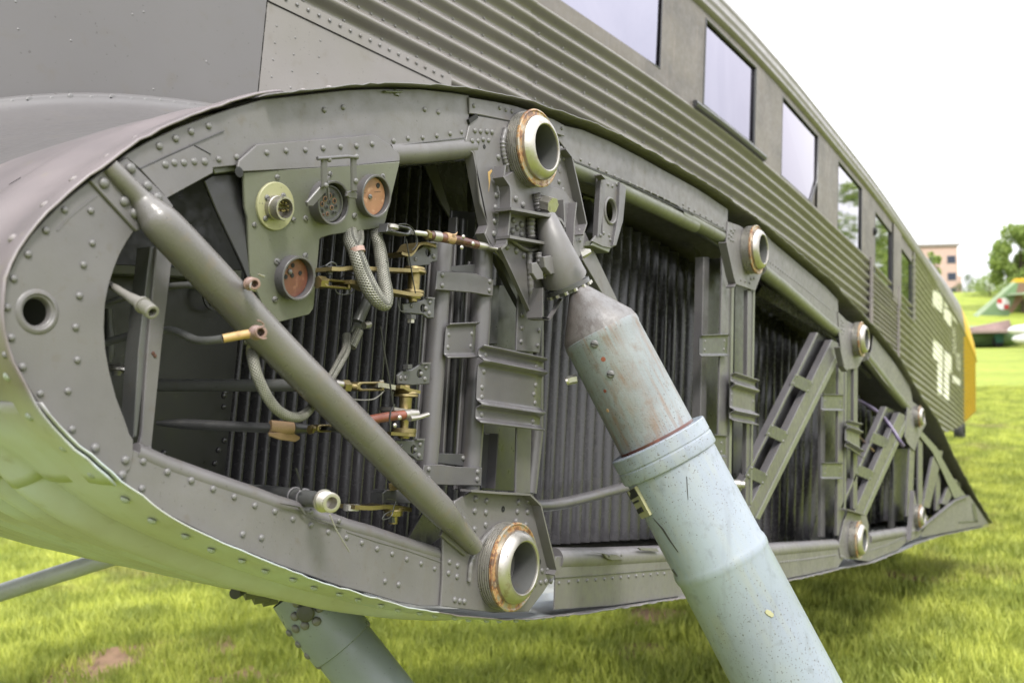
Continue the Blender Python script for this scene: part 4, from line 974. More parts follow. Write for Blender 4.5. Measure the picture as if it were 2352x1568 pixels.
pp = pressed('pressed_strap', zE(672,822), zE(872,812), zE(860,1052), zE(655,1056), .012, [(0,.06),(.12,-.05) if False else (1,.07)], amp=.007)
rivets(pp, zz(zE,(687,898),(844,890),(682,981),(836,974)), .012, .0056)
pp = pressed('pressed_strap', zE(893,966), zE(1325,1058), zE(1303,1545), zE(868,1492), -.002, [(.0,.035),(.20,.035),(.76,.035),(1,.035)], amp=.010)
rivets(pp, zz(zE,(936,1034),(924,1145),(912,1253),(911,1319),(909,1437),(1281,1112),(1277,1239),(1265,1300),(1272,1359),(1258,1484)), -.002, .0070)
# third upright behind the fitting (angle section with rivets)
u3 = plate('spar_upright', zz(zE,(1180,560),(1325,800),(1308,1020),(1150,1005),(1160,700)), .012, .003, 'grey_post')
rivets(u3, zz(zE,(1190,672),(1188,762),(1185,852),(1180,943),(1300,868),(1293,971)), .012, .0062)
bar('upright_face', zE(1215,1010), zH(1195,405), 34, .022, .003, 'grey_post', u3)
tube('rolled_edge', [U(zE(1290,700),.03), U(zE(1285,1568),.03), U(zH(1240,400),.03)], .011, 'grey_post', u3, seg=16)
iw = plate('inner_web', zz(zE,(1000,560),(1180,560),(1175,1568)) + zz(zH,(1150,390),(915,380)) + zz(zE,(935,1500)), .075, .003, 'dark_steel')
fl3 = plate('upright_flange', zz(zH,(915,0),(1030,0),(1005,372),(912,370)), .060, .003, 'bracket_steel', iw)
strip('upright_edge', zz(zH,(1028,0),(1004,372)), .045, .060, .003, 'grey_post', iw)
rivets(iw, zz(zH,(1000,52),(991,183),(984,312)), .058, .0075)
bar('inner_patch', zE(1000,560), zE(985,960), 26, .055, .012, 'bracket_steel', iw)
# slanted brace from the fitting behind the strut
sb_ = plate('slanted_brace', zz(zE,(1590,215),(1618,205),(1870,735),(1780,700),(1600,390)), .010, .018, 'grey_paint')
sb2 = plate('slanted_brace', zz(zE,(1000,345),(1060,380),(1240,760),(1230,800),(1100,560)), .045, .01, 'grey_post')
# bracket with oval hole
pb = Pl(-.006)
bk = plate('lever_bracket', zz(zL,(1555,845),(1625,865),(1712,890),(1700,1200),(1665,1568)) + zz(zE,(1790,312),(1735,300),(1660,262),(1690,225)) + zz(zL,(1520,1480),(1530,1150)), pb, .003, 'grey_paint', holes=[circ(zL(1602,1192), .0195, pb)])
strip('bracket_flange', zz(zL,(1510,795),(1558,845)) , -.018, -.004, .002, 'grey_paint', bk)
plate('bracket_side', zz(zL,(1508,795),(1558,845),(1540,1130),(1498,1440),(1470,1470),(1490,1100)), -.009, .010, 'grey_post', bk)
plate('bracket_side', zz(zL,(1712,880),(1780,935),(1745,1300),(1670,1568),(1640,1568),(1700,1200)), -.012, .010, 'grey_post', bk)
lathe('hole_rim', U(zL(1602,1192), -.006), (0,-1,0), [(-.004,.0185),(.002,.0195),(.0035,.0215),(.002,.024),(0,.0245)], 'grey_paint', bk, seg=36)
rivets(bk, zz(zL,(1579,903),(1626,923),(1672,901),(1530,1432),(1495,1455),(1590,1456),(1601,1504)), pb, .0052)
bar('bracket_foot', zE(1665,275), zE(1785,325), 12, -.004, .03, 'olive_panel', bk)
tube('dark_lever', [U(zE(1610,20),.08), U(zE(1680,110),.06), U(zE(1690,180),.05), U(zE(1655,250),.05)], .016, 'bracket_steel', bk, seg=10)
for a, b in ((zL(1290,1040), zL(1480,1110)), (zL(1340,1180), zL(1460,1090)), (zL(1330,1240), zL(1440,1310))): tube('dark_lever', [U(a,.09), U(b,.07)], .008, 'bracket_steel', bk, seg=8)
# spar 2 uprights
c1 = bar('spar_upright', zF(258,380), zI(250,300), 50, .055, .003, 'dark_steel')
bar('upright_flange', zF(200,370), zF(175,1568), 13, .040, .02, 'grey_post', c1)
c2 = bar('spar_upright', zF(345,360), zI(310,330), 26, .006, .004, 'grey_post'); bar('upright_edge', zF(382,480), zI(360,300), 5, .002, .006, 'olive_panel', c2)
c3 = bar('spar_upright', zF(438,560), zI(420,480), 30, .060, .004, 'dark_steel'); c4 = bar('spar_upright', zF(502,595), zI(488,500), 15, .006, .010, 'grey_post'); bar('upright_edge', zF(524,600), zI(503,480), 3.5, .003, .004, 'olive_panel', c4)
def strap2(tl, tr, br, bl, d, riv, beads, amp=.006, mat='bracket_steel', r=.006):
    o = pressed('pressed_strap', tl, tr, br, bl, d, beads, mat, amp); rivets(o, riv, d, r); return o
B2 = [(0,.06),(1,.06)]; B4 = [(0,.035),(.24,.05),(.78,.04),(1,.035)]
strap2(zF(150,900), zF(342,892), zF(335,1042), zF(148,1045), .0, zz(zF,(185,942),(317,940),(183,1000),(314,996)), B2)
strap2(zI(235,5), zI(325,10), zI(322,160), zI(240,160), .0, zz(zI,(297,62),(296,122)), B2)
strap2(zF(360,1152), zF(525,1205), zF(522,1510), zF(352,1480), -.006, zz(zF,(367,1188),(366,1300),(364,1345),(362,1390),(512,1300),(512,1350),(360,1450)), B4, .012, 'grey_post')
# spar 3 uprights
c5 = bar('spar_upright', zF(1035,1100), zI(1028,710), 30, .055, .004, 'dark_steel')
bar('upright_flange', zF(990,1300), zI(990,700), 9, .04, .01, 'grey_post', c5)
c6 = bar('spar_upright', zF(1120,1050), zI(1110,690), 17, .004, .008, 'grey_post'); bar('upright_edge', zF(1146,1150), zI(1140,520), 3, .001, .004, 'olive_panel', c6)
c7 = bar('spar_upright', zF(1172,1130), zI(1172,520), 14, .055, .004, 'dark_steel'); bar('upright_flange', zF(1212,1120), zI(1208,510), 9, .004, .01, 'grey_post', c7)
strap2(zF(978,1300), zF(1122,1302), zF(1120,1412), zF(972,1410), .0, zz(zF,(1000,1345),(1108,1345),(1000,1388),(1108,1385)), B2)
strap2(zI(972,195), zI(1112,195), zI(1110,305), zI(968,305), .0, zz(zI,(1000,235),(1100,235),(1000,270),(1100,272)), B2)
strap2(zF(1140,1478), zF(1230,1500), zI(1240,165), zI(1135,95), -.006, zz(zF,(1150,1530),(1225,1545)), B4, .014, 'grey_post')
c8 = bar('spar_upright', zI(1520,100), zI(1515,590), 34, .055, .004, 'dark_steel')
c9 = bar('spar_upright', zF(1600,1560), zI(1575,560), 12, .004, .008, 'grey_post'); bar('spar_upright', zI(1650,0), zI(1650,520), 10, .010, .008, 'grey_post')
bar('spar_upright', zI(1770,210), zI(1770,520), 10, .02, .01, 'grey_post'); bar('spar_upright', zI(1905,320), zI(1910,440), 12, .02, .01, 'grey_post')
# diagonal box beams
def dbeam(a, b, w, straps):
    """light box on the right, thin rail on the left, dark channel between"""
    dx, dy = b[0]-a[0], b[1]-a[1]; l = math.hypot(dx, dy); nx, ny = -dy/l, dx/l
    if nx < 0: nx, ny = -nx, -ny
    o = bar('diagonal_beam', a, b, w*.80, .004, .02, 'grey_post')
    f = lambda k: ((a[0]+nx*w*k, a[1]+ny*w*k), (b[0]+nx*w*k, b[1]+ny*w*k))
    p, q = f(.30); bar('beam_edge', p, q, w*.22, .0015, .003, 'olive_panel', o)
    p, q = f(-.75); bar('beam_channel', p, q, w*.85, .035, .003, 'cavity_shade', o)
    p, q = f(-1.25); bar('beam_rail', p, q, w*.11, .004, .02, 'grey_post', o)
    for t in straps:
        c = lerp(a, b, t); c = (c[0]-nx*w*.80, c[1]-ny*w*.80); ddx, ddy = dx/l, dy/l; hw, hh = w*.56, w*.33
        pts = [(c[0]+nx*hw*i+ddx*hh*j, c[1]+ny*hw*i+ddy*hh*j) for i, j in ((-1,-1),(1,-1),(1,1),(-1,1))]
        s_ = plate('beam_strap', pts, .0035, .002, 'bracket_steel', o)
        rivets(s_, [(c[0]+nx*hw*i*.8+ddx*hh*j*.7, c[1]+ny*hw*i*.8+ddy*hh*j*.7) for i in (-1,1) for j in (-1,1)], -.002, .006)
    return o
dbeam(zO(945,270), zI(515,560), 42, (.27,.56,.80))
dbeam(zO(1665,1050), zI(1235,560), 36, (.30,.62))
db3 = bar('trailing_brace', zI(1775,110), zI(1690,500), 20, .006, .012, 'grey_post', w2=16)
bar('trailing_brace', zI(1880,305), zI(1815,480), 15, .006, .012, 'grey_post')
# ================================================================== JUNCTION BRACKET WITH SOCKETS
jb_top = plate('junction_flange', zz(zA,(1622,1090),(1745,980),(2352,930)) + zz(zB,(185,912),(300,985),(360,1050),(362,1095),(0,1125)) + zz(zA,(2352,1125),(1652,1165),(1615,1130)), -.0035, .003)
rivets(jb_top, zz(zA,(1808,1035),(1939,1022),(2069,1017),(2190,1005),(2307,995)) + zz(zB,(64,990),(170,977)), -.0035, .0056)
pj = Pl(-.004, ref=zA(2000,1145), tx=.16)
jb = plate('junction_panel', zz(zA,(1652,1168),(2352,1128)) + zz(zB,(0,1128),(362,1097),(262,1510),(250,1525)) + zz(zE,(235,172)) + zz(zD,(2240,222),(2182,240),(2170,250),(2130,700),(2126,722),(2098,760),(1880,816),(1830,770),(1780,700),(1690,480),(1680,100)) + zz(zA,(1660,1400)), pj, .003, 'olive_panel')
plate('junction_side', zz(zA,(1385,1225),(1440,1190),(1650,1172),(1665,1568)) + zz(zD,(1700,560),(1640,420),(1470,60)), Pl(.012), .003, 'cavity_shade')
lathe('corner_hole', U(zA(1622,1168), -.004), (0,-1,0), [(0,.0055),(.0004,.005),(.0005,.0001)], 'hole_black', jb_top, seg=14)
def sock_ring(c, r, hgt, mat='grey_post', lip=.0022):
    o = pj.U(c); o = Vector(o)
    return lathe('socket_housing', o, pj.n, [(0,r),(hgt,r),(hgt+.0006,r-.0004),(hgt+.0006,r-lip),(hgt,r-lip-.0006),(.001,r-lip-.0006)], mat, jb, seg=56)
def pinc(c, off): q = pj.off(-off); return q
# cream disc with pin connector
q = pj.U(zA(1862,1398)); disc = lathe('connector_flange', q, pj.n, [(0,.0255),(.0022,.0253),(.0028,.0247),(.0028,.0001)], 'cream_disc', jb, seg=56)
q = pj.off(-.003).U(zA(1858,1408)); con = lathe('pin_connector', q, pj.n, [(0,.0128),(.006,.0128),(.0065,.0122),(.008,.0126),(.0095,.0122),(.011,.0126),(.0125,.0122),(.016,.0126),(.0175,.0122),(.0175,.0102),(.004,.0100),(.004,.0001)], 'steel', jb, seg=44)
for k in range(10):
    a = 2*math.pi*k/10; r_ = .0068 if k < 7 else .0028; ex = Vector((1,0,0)); ey = pj.n.cross(ex); b0 = q+ex*r_*math.cos(a)+ey*r_*math.sin(a)
    tube('pin', [b0+pj.n*.004, b0+pj.n*.0145], .0009, 'brass', con, seg=6)
rivets(jb, zz(zA,(1810,1341),(1921,1329),(1800,1483)), pj.off(-.003), .0052, SCR, 'screw')
rivets(jb, zz(zA,(1879,1203),(1990,1491),(1726,1525),(2072,1482),(2238,1180)), pj, .0052, SCR, 'screw')
# middle socket with perforated face
m1 = sock_ring(zA(2200,1372), .0245, .0150)
q = pj.off(-.010).U(zA(2228,1380)); face = lathe('socket_face', q, pj.n, [(0,.0200),(.0022,.0200),(.0022,.0185),(.0005,.018),(.0005,.0001)], 'bracket_steel', m1, seg=48)
ex = Vector((1,0,0)); ey = pj.n.cross(ex)
for i, (a, b, r_) in enumerate([(-.5,.62,.12),(.05,.7,.1),(.5,.5,.12),(-.62,.2,.13),(-.15,.3,.12),(.3,.2,.12),(.65,.0,.11),(-.45,-.2,.14),(.0,-.1,.12),(.42,-.3,.14),(-.6,-.45,.11),(-.1,-.5,.15),(.2,-.65,.11),(-.3,.85,.07),(.75,.4,.07)]):
    b0 = q + pj.n*.0006 + ex*.0165*a - ey*.0165*b
    lathe('socket_hole', b0, pj.n, [(0,.0165*r_*1.35),(.0007,.0165*r_*1.3),(.0008,.0165*r_)], 'bakelite_orange' if i % 2 else 'bracket_steel', m1, seg=14)
    lathe('socket_hole', b0, pj.n, [(.0003,.0165*r_),(.0006,.0001)], 'hole_black', m1, seg=12)
# right socket, orange insert
m2 = sock_ring(zB(158,1328), .0250, .0105)
ins = lathe('socket_insert', pj.off(-.004).U(zB(165,1330)), pj.n, [(0,.0222),(.0012,.0222),(.0015,.0218),(.0015,.0001)], 'bakelite_orange', m2, seg=44)
qi = pj.off(-.0058)
for a, b, w in ((zB(83,1313), zB(133,1308), 4), (zB(182,1303), zB(236,1298), 4)): bar('contact_slot', a, b, w, qi, .001, 'hole_black', m2)
for p in zz(zB,(108,1270),(212,1258)): lathe('contact_hole', qi.U(p), pj.n, [(0,.0032),(.0004,.003),(.0004,.0001)], 'hole_black', m2, seg=12)
rivets(m2, zz(zB,(157,1333)), qi, .0050, SCR, 'screw')
rivets(jb, zz(zB,(243,1197),(52,1465),(230,1440)) + zz(zD,(1876,402),(2070,362),(1864,658),(2056,622)), pj, .0060, SCR, 'screw')
# lower socket, brown insert
m3 = sock_ring(zD(1975,508), .0240, .0120)
ins = lathe('socket_insert', pj.off(-.003).U(zD(1982,510)), pj.n, [(0,.0214),(.0012,.0214),(.0015,.021),(.0015,.0001)], 'bakelite_red', m3, seg=44)
qi = pj.off(-.0048)
for p in zz(zD,(1942,436),(1986,427),(2036,479),(1939,505),(1982,495),(1892,512)): lathe('contact_hole', qi.U(p), pj.n, [(0,.0026),(.0004,.0024),(.0004,.0001)], 'hole_black', m3, seg=12)
rivets(m3, zz(zD,(1966,470),(1957,645)), qi, .0048)
# hinged bail over the middle sockets
po = pj.off(-.030)
bl = tube('socket_bail', [po.U(p) for p in (zA(2152,1076), zA(2220,1072), zA(2352,1062), zB(62,1066))], .0021, 'grey_post', seg=10)
for a, b, w in ((zA(2205,1070), zA(2206,1270), 14), (zB(52,1056), zB(56,1300), 13)):
    z_ = bar('bail_arm', a, b, w, po, .0022, 'grey_post', bl)
for p in (zA(2232,1082), zA(2210,1258), zB(65,1064), zB(60,1228)): rivets(bl, [p], po, .0052)
bar('bail_link', zA(2235,1195), zA(2212,1260), 7, po, .002, 'grey_post', bl)
plate('clamp_link', zz(zA,(2195,1240),(2222,1262),(2215,1300),(2125,1400),(2090,1400),(2082,1370)), pj.off(-.026), .003, 'grey_post', bl)
plate('clamp_link', zz(zB,(50,1290),(75,1312),(72,1350),(20,1345),(0,1330),(5,1300)), pj.off(-.026), .003, 'grey_post', bl)
plate('clamp_tongue', zz(zA,(2222,1262),(2236,1275),(2243,1355),(2233,1355)), pj.off(-.026), .002, 'grey_post', bl)
# ================================================================== CONTROL RUNS, PIPES, BRAIDED LEADS
_tube, _lathe = tube, lathe
def tube(name, P, r, mat, *a, **k): return _tube(name, P, [x*.62 for x in r] if isinstance(r, (list, tuple)) else r*.62, mat, *a, **k)
def lathe(name, o, axis, prof, *a, **k): return _lathe(name, o, axis, [(x*.62, y*.62) for x, y in prof], *a, **k)
def P3(z, pts, d):
    ds = d if isinstance(d, (list, tuple)) else [d]*len(pts); return [U(z(*p), q) for p, q in zip(pts, ds)]
def vlathe(name, c, d, prof, mat, parent=None, seg=32):
    """turned part about the upright direction; prof in picture pixels (height down, radius)"""
    o = U(c, d); k = mpp(c, d); ax_ = Vector((.04,0,-1)).normalized()
    return _lathe(name, o, ax_, [(a*k, b*k) for a, b in prof], mat, parent, seg=seg)
J = .21168
sa = vlathe('bellcrank_spool', zJ(1205,700), .0, [(-2*J,40*J),(8*J,40*J),(10*J,118*J),(34*J,122*J),(38*J,100*J),(42*J,128*J),(64*J,130*J),(72*J,125*J),(76*J,70*J),(250*J,66*J),(256*J,100*J),(262*J,118*J),(286*J,120*J),(288*J,105*J),(292*J,116*J),(318*J,118*J),(322*J,90*J),(350*J,86*J),(352*J,50*J),(380*J,48*J)], 'brass')
sb = vlathe('bellcrank_spool', zK(1115,445), .0, [(-30*J,40*J),(14*J,42*J),(16*J,60*J),(40*J,120*J),(60*J,130*J),(64*J,110*J),(68*J,134*J),(92*J,136*J),(98*J,80*J),(105*J,72*J),(250*J,66*J),(260*J,60*J),(400*J,44*J),(432*J,44*J),(436*J,132*J),(480*J,134*J),(484*J,128*J),(520*J,130*J),(524*J,64*J),(545*J,60*J)], 'brass')
def arm(name, pts, z, d, th, mat='brass', parent=None, dep=.026):
    """flat lever seen nearly edge-on: picture centreline, thickness th metres in height, depth dep"""
    P = smoothpath(P3(z, pts, d), 6); V, F = [], []
    for p in P:
        for dy, dz in ((-dep/2, th/2), (dep/2, th/2), (dep/2, -th/2), (-dep/2, -th/2)): V.append(p+Vector((0, dy, dz)))
    for i in range(len(P)-1):
        for k in range(4): F.append((4*i+k, 4*i+(k+1) % 4, 4*i+4+(k+1) % 4, 4*i+4+k))
    F += [(3,2,1,0), tuple(4*(len(P)-1)+k for k in range(4))]
    return add(name, V, F, mat, parent or AIR, sharp=40)
arm('lever_arm', [(215,728),(330,732),(440,718),(640,726),(900,738),(1080,745),(1200,748)], zJ, .0, .0045, parent=sa)
arm('lever_arm', [(415,868),(500,875),(600,895),(700,935),(930,975),(1080,1000),(1200,1008)], zJ, .0, .0045, parent=sa)
arm('lever_arm', [(965,560),(1010,575),(1070,580),(1120,530),(1160,470),(1230,455),(1340,485)], zJ, .01, .0035, parent=sa, dep=.03)
arm('lever_arm', [(960,430),(1000,435),(1060,465),(1180,490)], zK, .0, .004, parent=sb)
arm('lever_arm', [(740,412),(800,415),(930,440)], zK, -.002, .0055, 'steel', parent=sb, dep=.02)
arm('lever_arm', [(860,935),(980,942),(1100,948)], zK, .0, .004, parent=sb)
arm('lever_arm', [(895,668),(960,680),(1080,695)], zK, .0, .004, 'steel', parent=sb)
for p, par in ((zJ(285,725), sa), (zJ(475,935), sa)): 
    tube('pivot_pin', [U((p[0], p[1]-7), 0), U((p[0], p[1]+13), 0)], .006, 'dark_steel', par, seg=10)
def clevis(a, b, d, w, mat='brass', parent=None):
    """fork end: slotted strap loop from a (closed) to b"""
    dx, dy = b[0]-a[0], b[1]-a[1]; l = math.hypot(dx, dy); nx, ny = -dy/l*w/2, dx/l*w/2; ux, uy = dx/l, dy/l
    out = [(a[0]+nx*.6, a[1]+ny*.6), (a[0]+ux*w*.3+nx, a[1]+uy*w*.3+ny), (b[0]+nx, b[1]+ny), (b[0]-nx, b[1]-ny), (a[0]+ux*w*.3-nx, a[1]+uy*w*.3-ny), (a[0]-nx*.6, a[1]-ny*.6)]
    inn = [(a[0]+ux*w*.35+nx*.2, a[1]+uy*w*.35+ny*.2), (a[0]+ux*w*.6+nx*.5, a[1]+uy*w*.6+ny*.5), (b[0]-ux*w*.25+nx*.5, b[1]-uy*w*.25+ny*.5), (b[0]-ux*w*.25-nx*.5, b[1]-uy*w*.25-ny*.5), (a[0]+ux*w*.6-nx*.5, a[1]+uy*w*.6-ny*.5), (a[0]+ux*w*.35-nx*.2, a[1]+uy*w*.35-ny*.2)]
    return plate('clevis', out, d, .014, mat, parent, holes=[inn], ch=.0012)
cv = clevis(zJ(232,870), zJ(520,895), -.006, 20, parent=sa)
tube('jam_nut', P3(zJ, [(150,866),(228,870)], 0), .0115, 'brass', cv, seg=6); tube('pivot_pin', P3(zJ, [(478,850),(478,955)], 0), .006, 'steel', cv, seg=12)
tube('locking_wire', smoothpath(P3(zJ, [(345,940),(370,985),(440,1000),(520,985),(558,950)], -.005), 4), .0011, 'dark_steel', cv, seg=6)
# upper turnbuckle pointing aft towards the fitting
cv2 = clevis(zJ(1185,320), zJ(915,270), -.020, 20, 'bracket_steel')
lab(cv2, 'fork of the upper loose push rod')
lathe('fork_washer', U(zJ(965,275), -.02), (0,.0,-1), [(-.006,.010),(-.004,.0125),(.002,.0125),(.004,.010)], 'steel', cv2, seg=20)
tube('threaded_rod', P3(zJ, [(1185,325),(1330,348)], -.022), .0046, 'thread_steel', cv2, seg=12)
for k in range(12): 
    q = U(lerp(zJ(1215,330), zJ(1320,345), k/11), -.022); dq = (U(zJ(1320,345),-.022)-U(zJ(1215,330),-.022)).normalized(); lathe('thread', q, dq, [(0,.0046),(.0008,.0056),(.0016,.0046)], 'thread_steel', cv2, seg=12)
tube('jam_nut', P3(zJ, [(1330,350),(1362,356)], -.022), .0098, 'brass', cv2, seg=6)
tube('hose_clamp', P3(zJ, [(1395,362),(1430,368),(1470,375)], -.022), [.0105,.0112,.0112], 'steel', cv2, seg=18)
pr = tube('push_rod', P3(zJ, [(1365,358),(1470,378),(1700,415),(1880,462)], -.022), [.0088,.0098,.0100,.0092], 'brown_tube', AIR, seg=20); lab(pr, 'dark brown push rod end with peeling tape')
tube('peeling_tape', P3(zJ, [(1530,380),(1570,388),(1620,400)], -.022), [.0108,.0112,.0106], 'tape', pr, seg=14)
tube('tape_end', P3(zJ, [(1620,352),(1650,350),(1672,322)], -.030), [.0016,.002,.0005], 'tape', pr, seg=6)
tube('rod_end', P3(zJ, [(1870,460),(1930,472),(1985,480),(2000,490),(2095,505)], -.022), [.0086,.0085,.0075,.0045,.0042], 'steel', pr, seg=16)
rivets(pr, [zJ(1838,448), zJ(1733,374), zJ(1715,490)], -.031, .0052, mat='steel')
tube('cable_tie', P3(zJ, [(1115,400),(1140,540),(1175,760),(1215,985)], -.026), .0014, 'cable_black', AIR, seg=6)
tube('locking_wire', smoothpath(P3(zJ, [(1030,240),(1120,240),(1190,290),(1215,360),(1235,400),(1225,470),(1180,520)], -.028), 5), .0013, 'cable_black', cv2, seg=6)
# brackets with oval holes on the front upright
def ear(z, pts, hole, d, riv, scr=()):
    e_ = plate('hinge_bracket', zz(z, *pts), d, .003, 'bracket_steel', holes=[circ(z(*hole), .0052, d, 16)]); rivets(e_, zz(z, *riv), d, .0052)
    if scr: rivets(e_, zz(z, *scr), d, .0050, SCR, 'screw')
    strip('bracket_lip', zz(z, pts[0], pts[-1]), d-.004, d, .002, 'grey_post', e_); return e_
e1 = ear(zJ, [(1465,440),(1455,640),(1400,645),(1360,680),(1150,700),(1130,580),(1180,560),(1330,455),(1380,430)], (1355,545), .004, [(1425,472),(1412,587)], [(1215,615)])
e2 = ear(zJ, [(1428,1040),(1418,1255),(1350,1255),(1300,1215),(1090,1200),(1080,1100),(1290,1065),(1350,1035)], (1300,1150), .004, [(1368,1083),(1362,1203),(1325,1152)], [(1172,1120)])
tube('hinge_nut', P3(zJ, [(1165,1220),(1165,1268)], .0), .011, 'dark_steel', e2, seg=6); tube('hinge_nut', P3(zJ, [(1165,1265),(1165,1308)], .0), .0075, 'steel', e2, seg=6)
e3 = ear(zK, [(1385,175),(1370,400),(1290,405),(1180,415),(1030,400),(1022,310),(1075,260),(1180,245),(1250,200),(1290,178)], (1262,290), .004, [(1326,222),(1315,345),(1275,290)], [(1108,330),(1058,335)])
tube('hinge_nut', P3(zK, [(1128,190),(1130,238)], .0), .0105, 'dark_steel', e3, seg=6)
e4 = ear(zK, [(1320,1002),(1302,1232),(1235,1230),(1190,1190),(1000,1100),(985,1010),(1190,1012),(1230,1000)], (1195,1112), .004, [(1262,1054),(1252,1176),(1210,1112)], [(1062,1075)])
# lower-left cluster
cv3 = clevis(zK(590,430), zK(880,425), -.010, 21, 'brass'); lab(cv3, 'brass fork of the middle control rod')
tube('threaded_rod', P3(zK, [(480,425),(595,430)], -.006), .0052, 'brass', cv3, seg=12)
for k in range(9):
    q = U(lerp(zK(492,427), zK(585,430), k/8), -.006); lathe('thread', q, (1,0,0), [(0,.0052),(.0008,.0062),(.0016,.0052)], 'brass', cv3, seg=12)
tube('jam_nut', P3(zK, [(415,425),(482,428)], -.006), .0118, 'brass', cv3, seg=6)
tube('rod_ferrule', P3(zK, [(330,395),(415,410)], -.006), [.0080,.0082], 'steel', cv3, seg=16)
tube('pivot_pin', P3(zK, [(840,360),(842,460)], -.004), .006, 'steel', cv3, seg=10)
tube('locking_wire', smoothpath(P3(zK, [(520,565),(640,575),(760,565),(830,520),(880,470)], -.008), 5), .0012, 'pipe_light', cv3, seg=6)
rb = tube('push_rod', P3(zK, [(640,800),(720,790),(900,760),(1090,735)], -.024), [.0082,.0086,.0090,.0088], 'rust_brown', AIR, seg=20); lab(rb, 'rusty red push rod end tied with a black cable tie')
tube('rod_collar', P3(zK, [(1085,740),(1140,728),(1225,722)], -.024), [.0100,.0098,.0086], 'steel', rb, seg=16); tube('rod_end', P3(zK, [(1150,775),(1240,765),(1350,730)], -.030), [.0062,.0048,.0048], 'steel', rb, seg=8)
rivets(rb, zz(zK,(1042,765),(990,850)), -.033, .0050, mat='steel')
tube('cable_tie', P3(zK, [(860,-40),(900,180),(940,400),(972,640)], -.034), .0019, 'cable_black', AIR, seg=6)
tube('cable_tie_loop', smoothpath(P3(zK, [(972,650),(945,700),(935,790),(940,850)], -.036), 5), .0018, 'cable_black', AIR, seg=6); tube('cable_tie_head', P3(zK, [(972,620),(972,652)], -.035), .0040, 'cable_black', AIR, seg=4)
tube('cable_tie', P3(zJ, [(832,1345),(855,1480),(875,1600)], .02), .0018, 'cable_black', AIR, seg=6)
cv4 = clevis(zK(160,885), zK(310,880), .02, 17, 'brass'); tube('threaded_rod', P3(zK, [(60,880),(165,885)], .025), .0052, 'brass', cv4, seg=8); tube('jam_nut', P3(zK, [(70,895),(90,897)], .025), .009, 'brass', cv4, seg=6)
arm('lever_arm', [(270,885),(430,905),(560,920)], zK, .02, .0045, 'dark_steel', cv4)
# two long dark rods crossing the bay
rod1 = tube('control_rod', [U(zD(1000,1238), .20), U(zD(1500,1240), .14), U(zD(2050,1240), .03)], .0115, 'pipe_grey', seg=20)
rod2 = tube('control_rod', [U(zD(1060,1495), .16), U(zD(1250,1502), .14), U(zD(1850,1530), .05)], [.004,.0095,.0090], 'dark_steel', seg=18)
tp = tube('rod_tape', [U(zD(1830,1520), .05), U(zD(1900,1528), .045), U(zD(1985,1530), .04)], [.0118,.0124,.0112], 'tape', rod2, seg=14)
plate('torn_tape', zz(zD,(1822,1560),(1990,1560)) + zz(zG,(2038,20),(2035,38),(2005,55),(1960,48),(1900,40),(1830,15)), Pl(.04), .0015, 'tape', rod2)
tube('rod_knuckle', [U(zD(1985,1528), .04), U(zD(2080,1535), .038), U(zD(2160,1535), .035)], [.0105,.0085,.0060], 'dark_steel', rod2, seg=10)
tube('control_rod', [U(zJ(740,960), .06), U(zJ(660,1130), .06), U(zJ(590,1300), .06)], [.0105,.0118,.0118], 'pipe_grey', seg=20)
plate('lever_tab', zz(zJ,(560,1300),(650,1320),(738,1298),(735,1375),(700,1370),(620,1370),(560,1420),(515,1400)), .045, .003, 'bracket_steel')
tube('clamp_bolt', P3(zJ, [(655,1335),(715,1320)], .035), .0072, 'thread_steel', seg=8)
for k_, (pts, dd) in enumerate((([(240,690),(300,650),(350,670),(360,700)], -.01), ([(400,840),(440,800),(560,790),(620,820)], .01), ([(1020,1050),(1030,1120),(1060,1180),(1120,1170)], -.004), ([(160,720),(230,690),(330,700),(420,690)], .02), ([(895,640),(912,660),(905,720),(890,780)], -.02))):
    tube('safety_wire', smoothpath(P3(zJ, pts, dd), 5), .0014, 'dark_steel', AIR, seg=6)
# braided leads
def braid(pts, z, d, r, label):
    return lab(tube('braided_lead', P3(z, pts, d), r, 'braid', AIR, seg=18, sub=8), label)
b1 = braid([(505,300),(515,420),(560,520),(600,640),(650,780),(720,930),(800,1050),(870,1110),(905,1080),(900,960),(870,820),(850,660),(830,520),(800,400),(765,290)], zJ, [.01,.0,-.01,-.016,-.02,-.026,-.03,-.032,-.032,-.028,-.02,-.012,-.005,0,.01], [.0130,.0150,.0140,.0150,.0160,.0165,.0150,.0120,.0115,.0125,.0125,.0130,.0125,.0115,.0110], 'thick braided loop hanging below the socket panel')
tube('braided_strand', P3(zJ, [(600,290),(610,400),(590,460),(570,520)], [.01,.0,-.01,-.014]), [.0095,.0085,.0090,.008], 'braid', b1, seg=14, sub=6)
tube('red_band', P3(zJ, [(575,500),(592,550)], [-.012,-.014]), [.0148,.0146], 'pink_pipe', b1, seg=20)
b2 = braid([(1660,930),(1740,950),(1715,1000),(1720,1080),(1750,1190),(1820,1330),(1900,1420),(1990,1455),(2060,1440),(2140,1350),(2220,1230),(2300,1090),(2345,1000),(2352,900)], zD, [.03,.02,.0,-.012,-.018,-.02,-.02,-.018,-.01,.0,.012,.02,.03,.04], [.0085,.0095,.0100,.0095,.0092,.0090,.0088,.0085,.0085,.0085,.0085,.0088,.0090,.0085], 'long thin braided loop passing behind the diagonal tube')
tube('yellow_band', [U(zD(1718,985), .0), U(zD(1718,1025), -.004)], .0115, 'cream_disc', b2, seg=20)
b3 = braid([(600,1390),(560,1480),(520,1568)], zJ, .03, .0095, 'short braided lead leaving the pipe clamp')
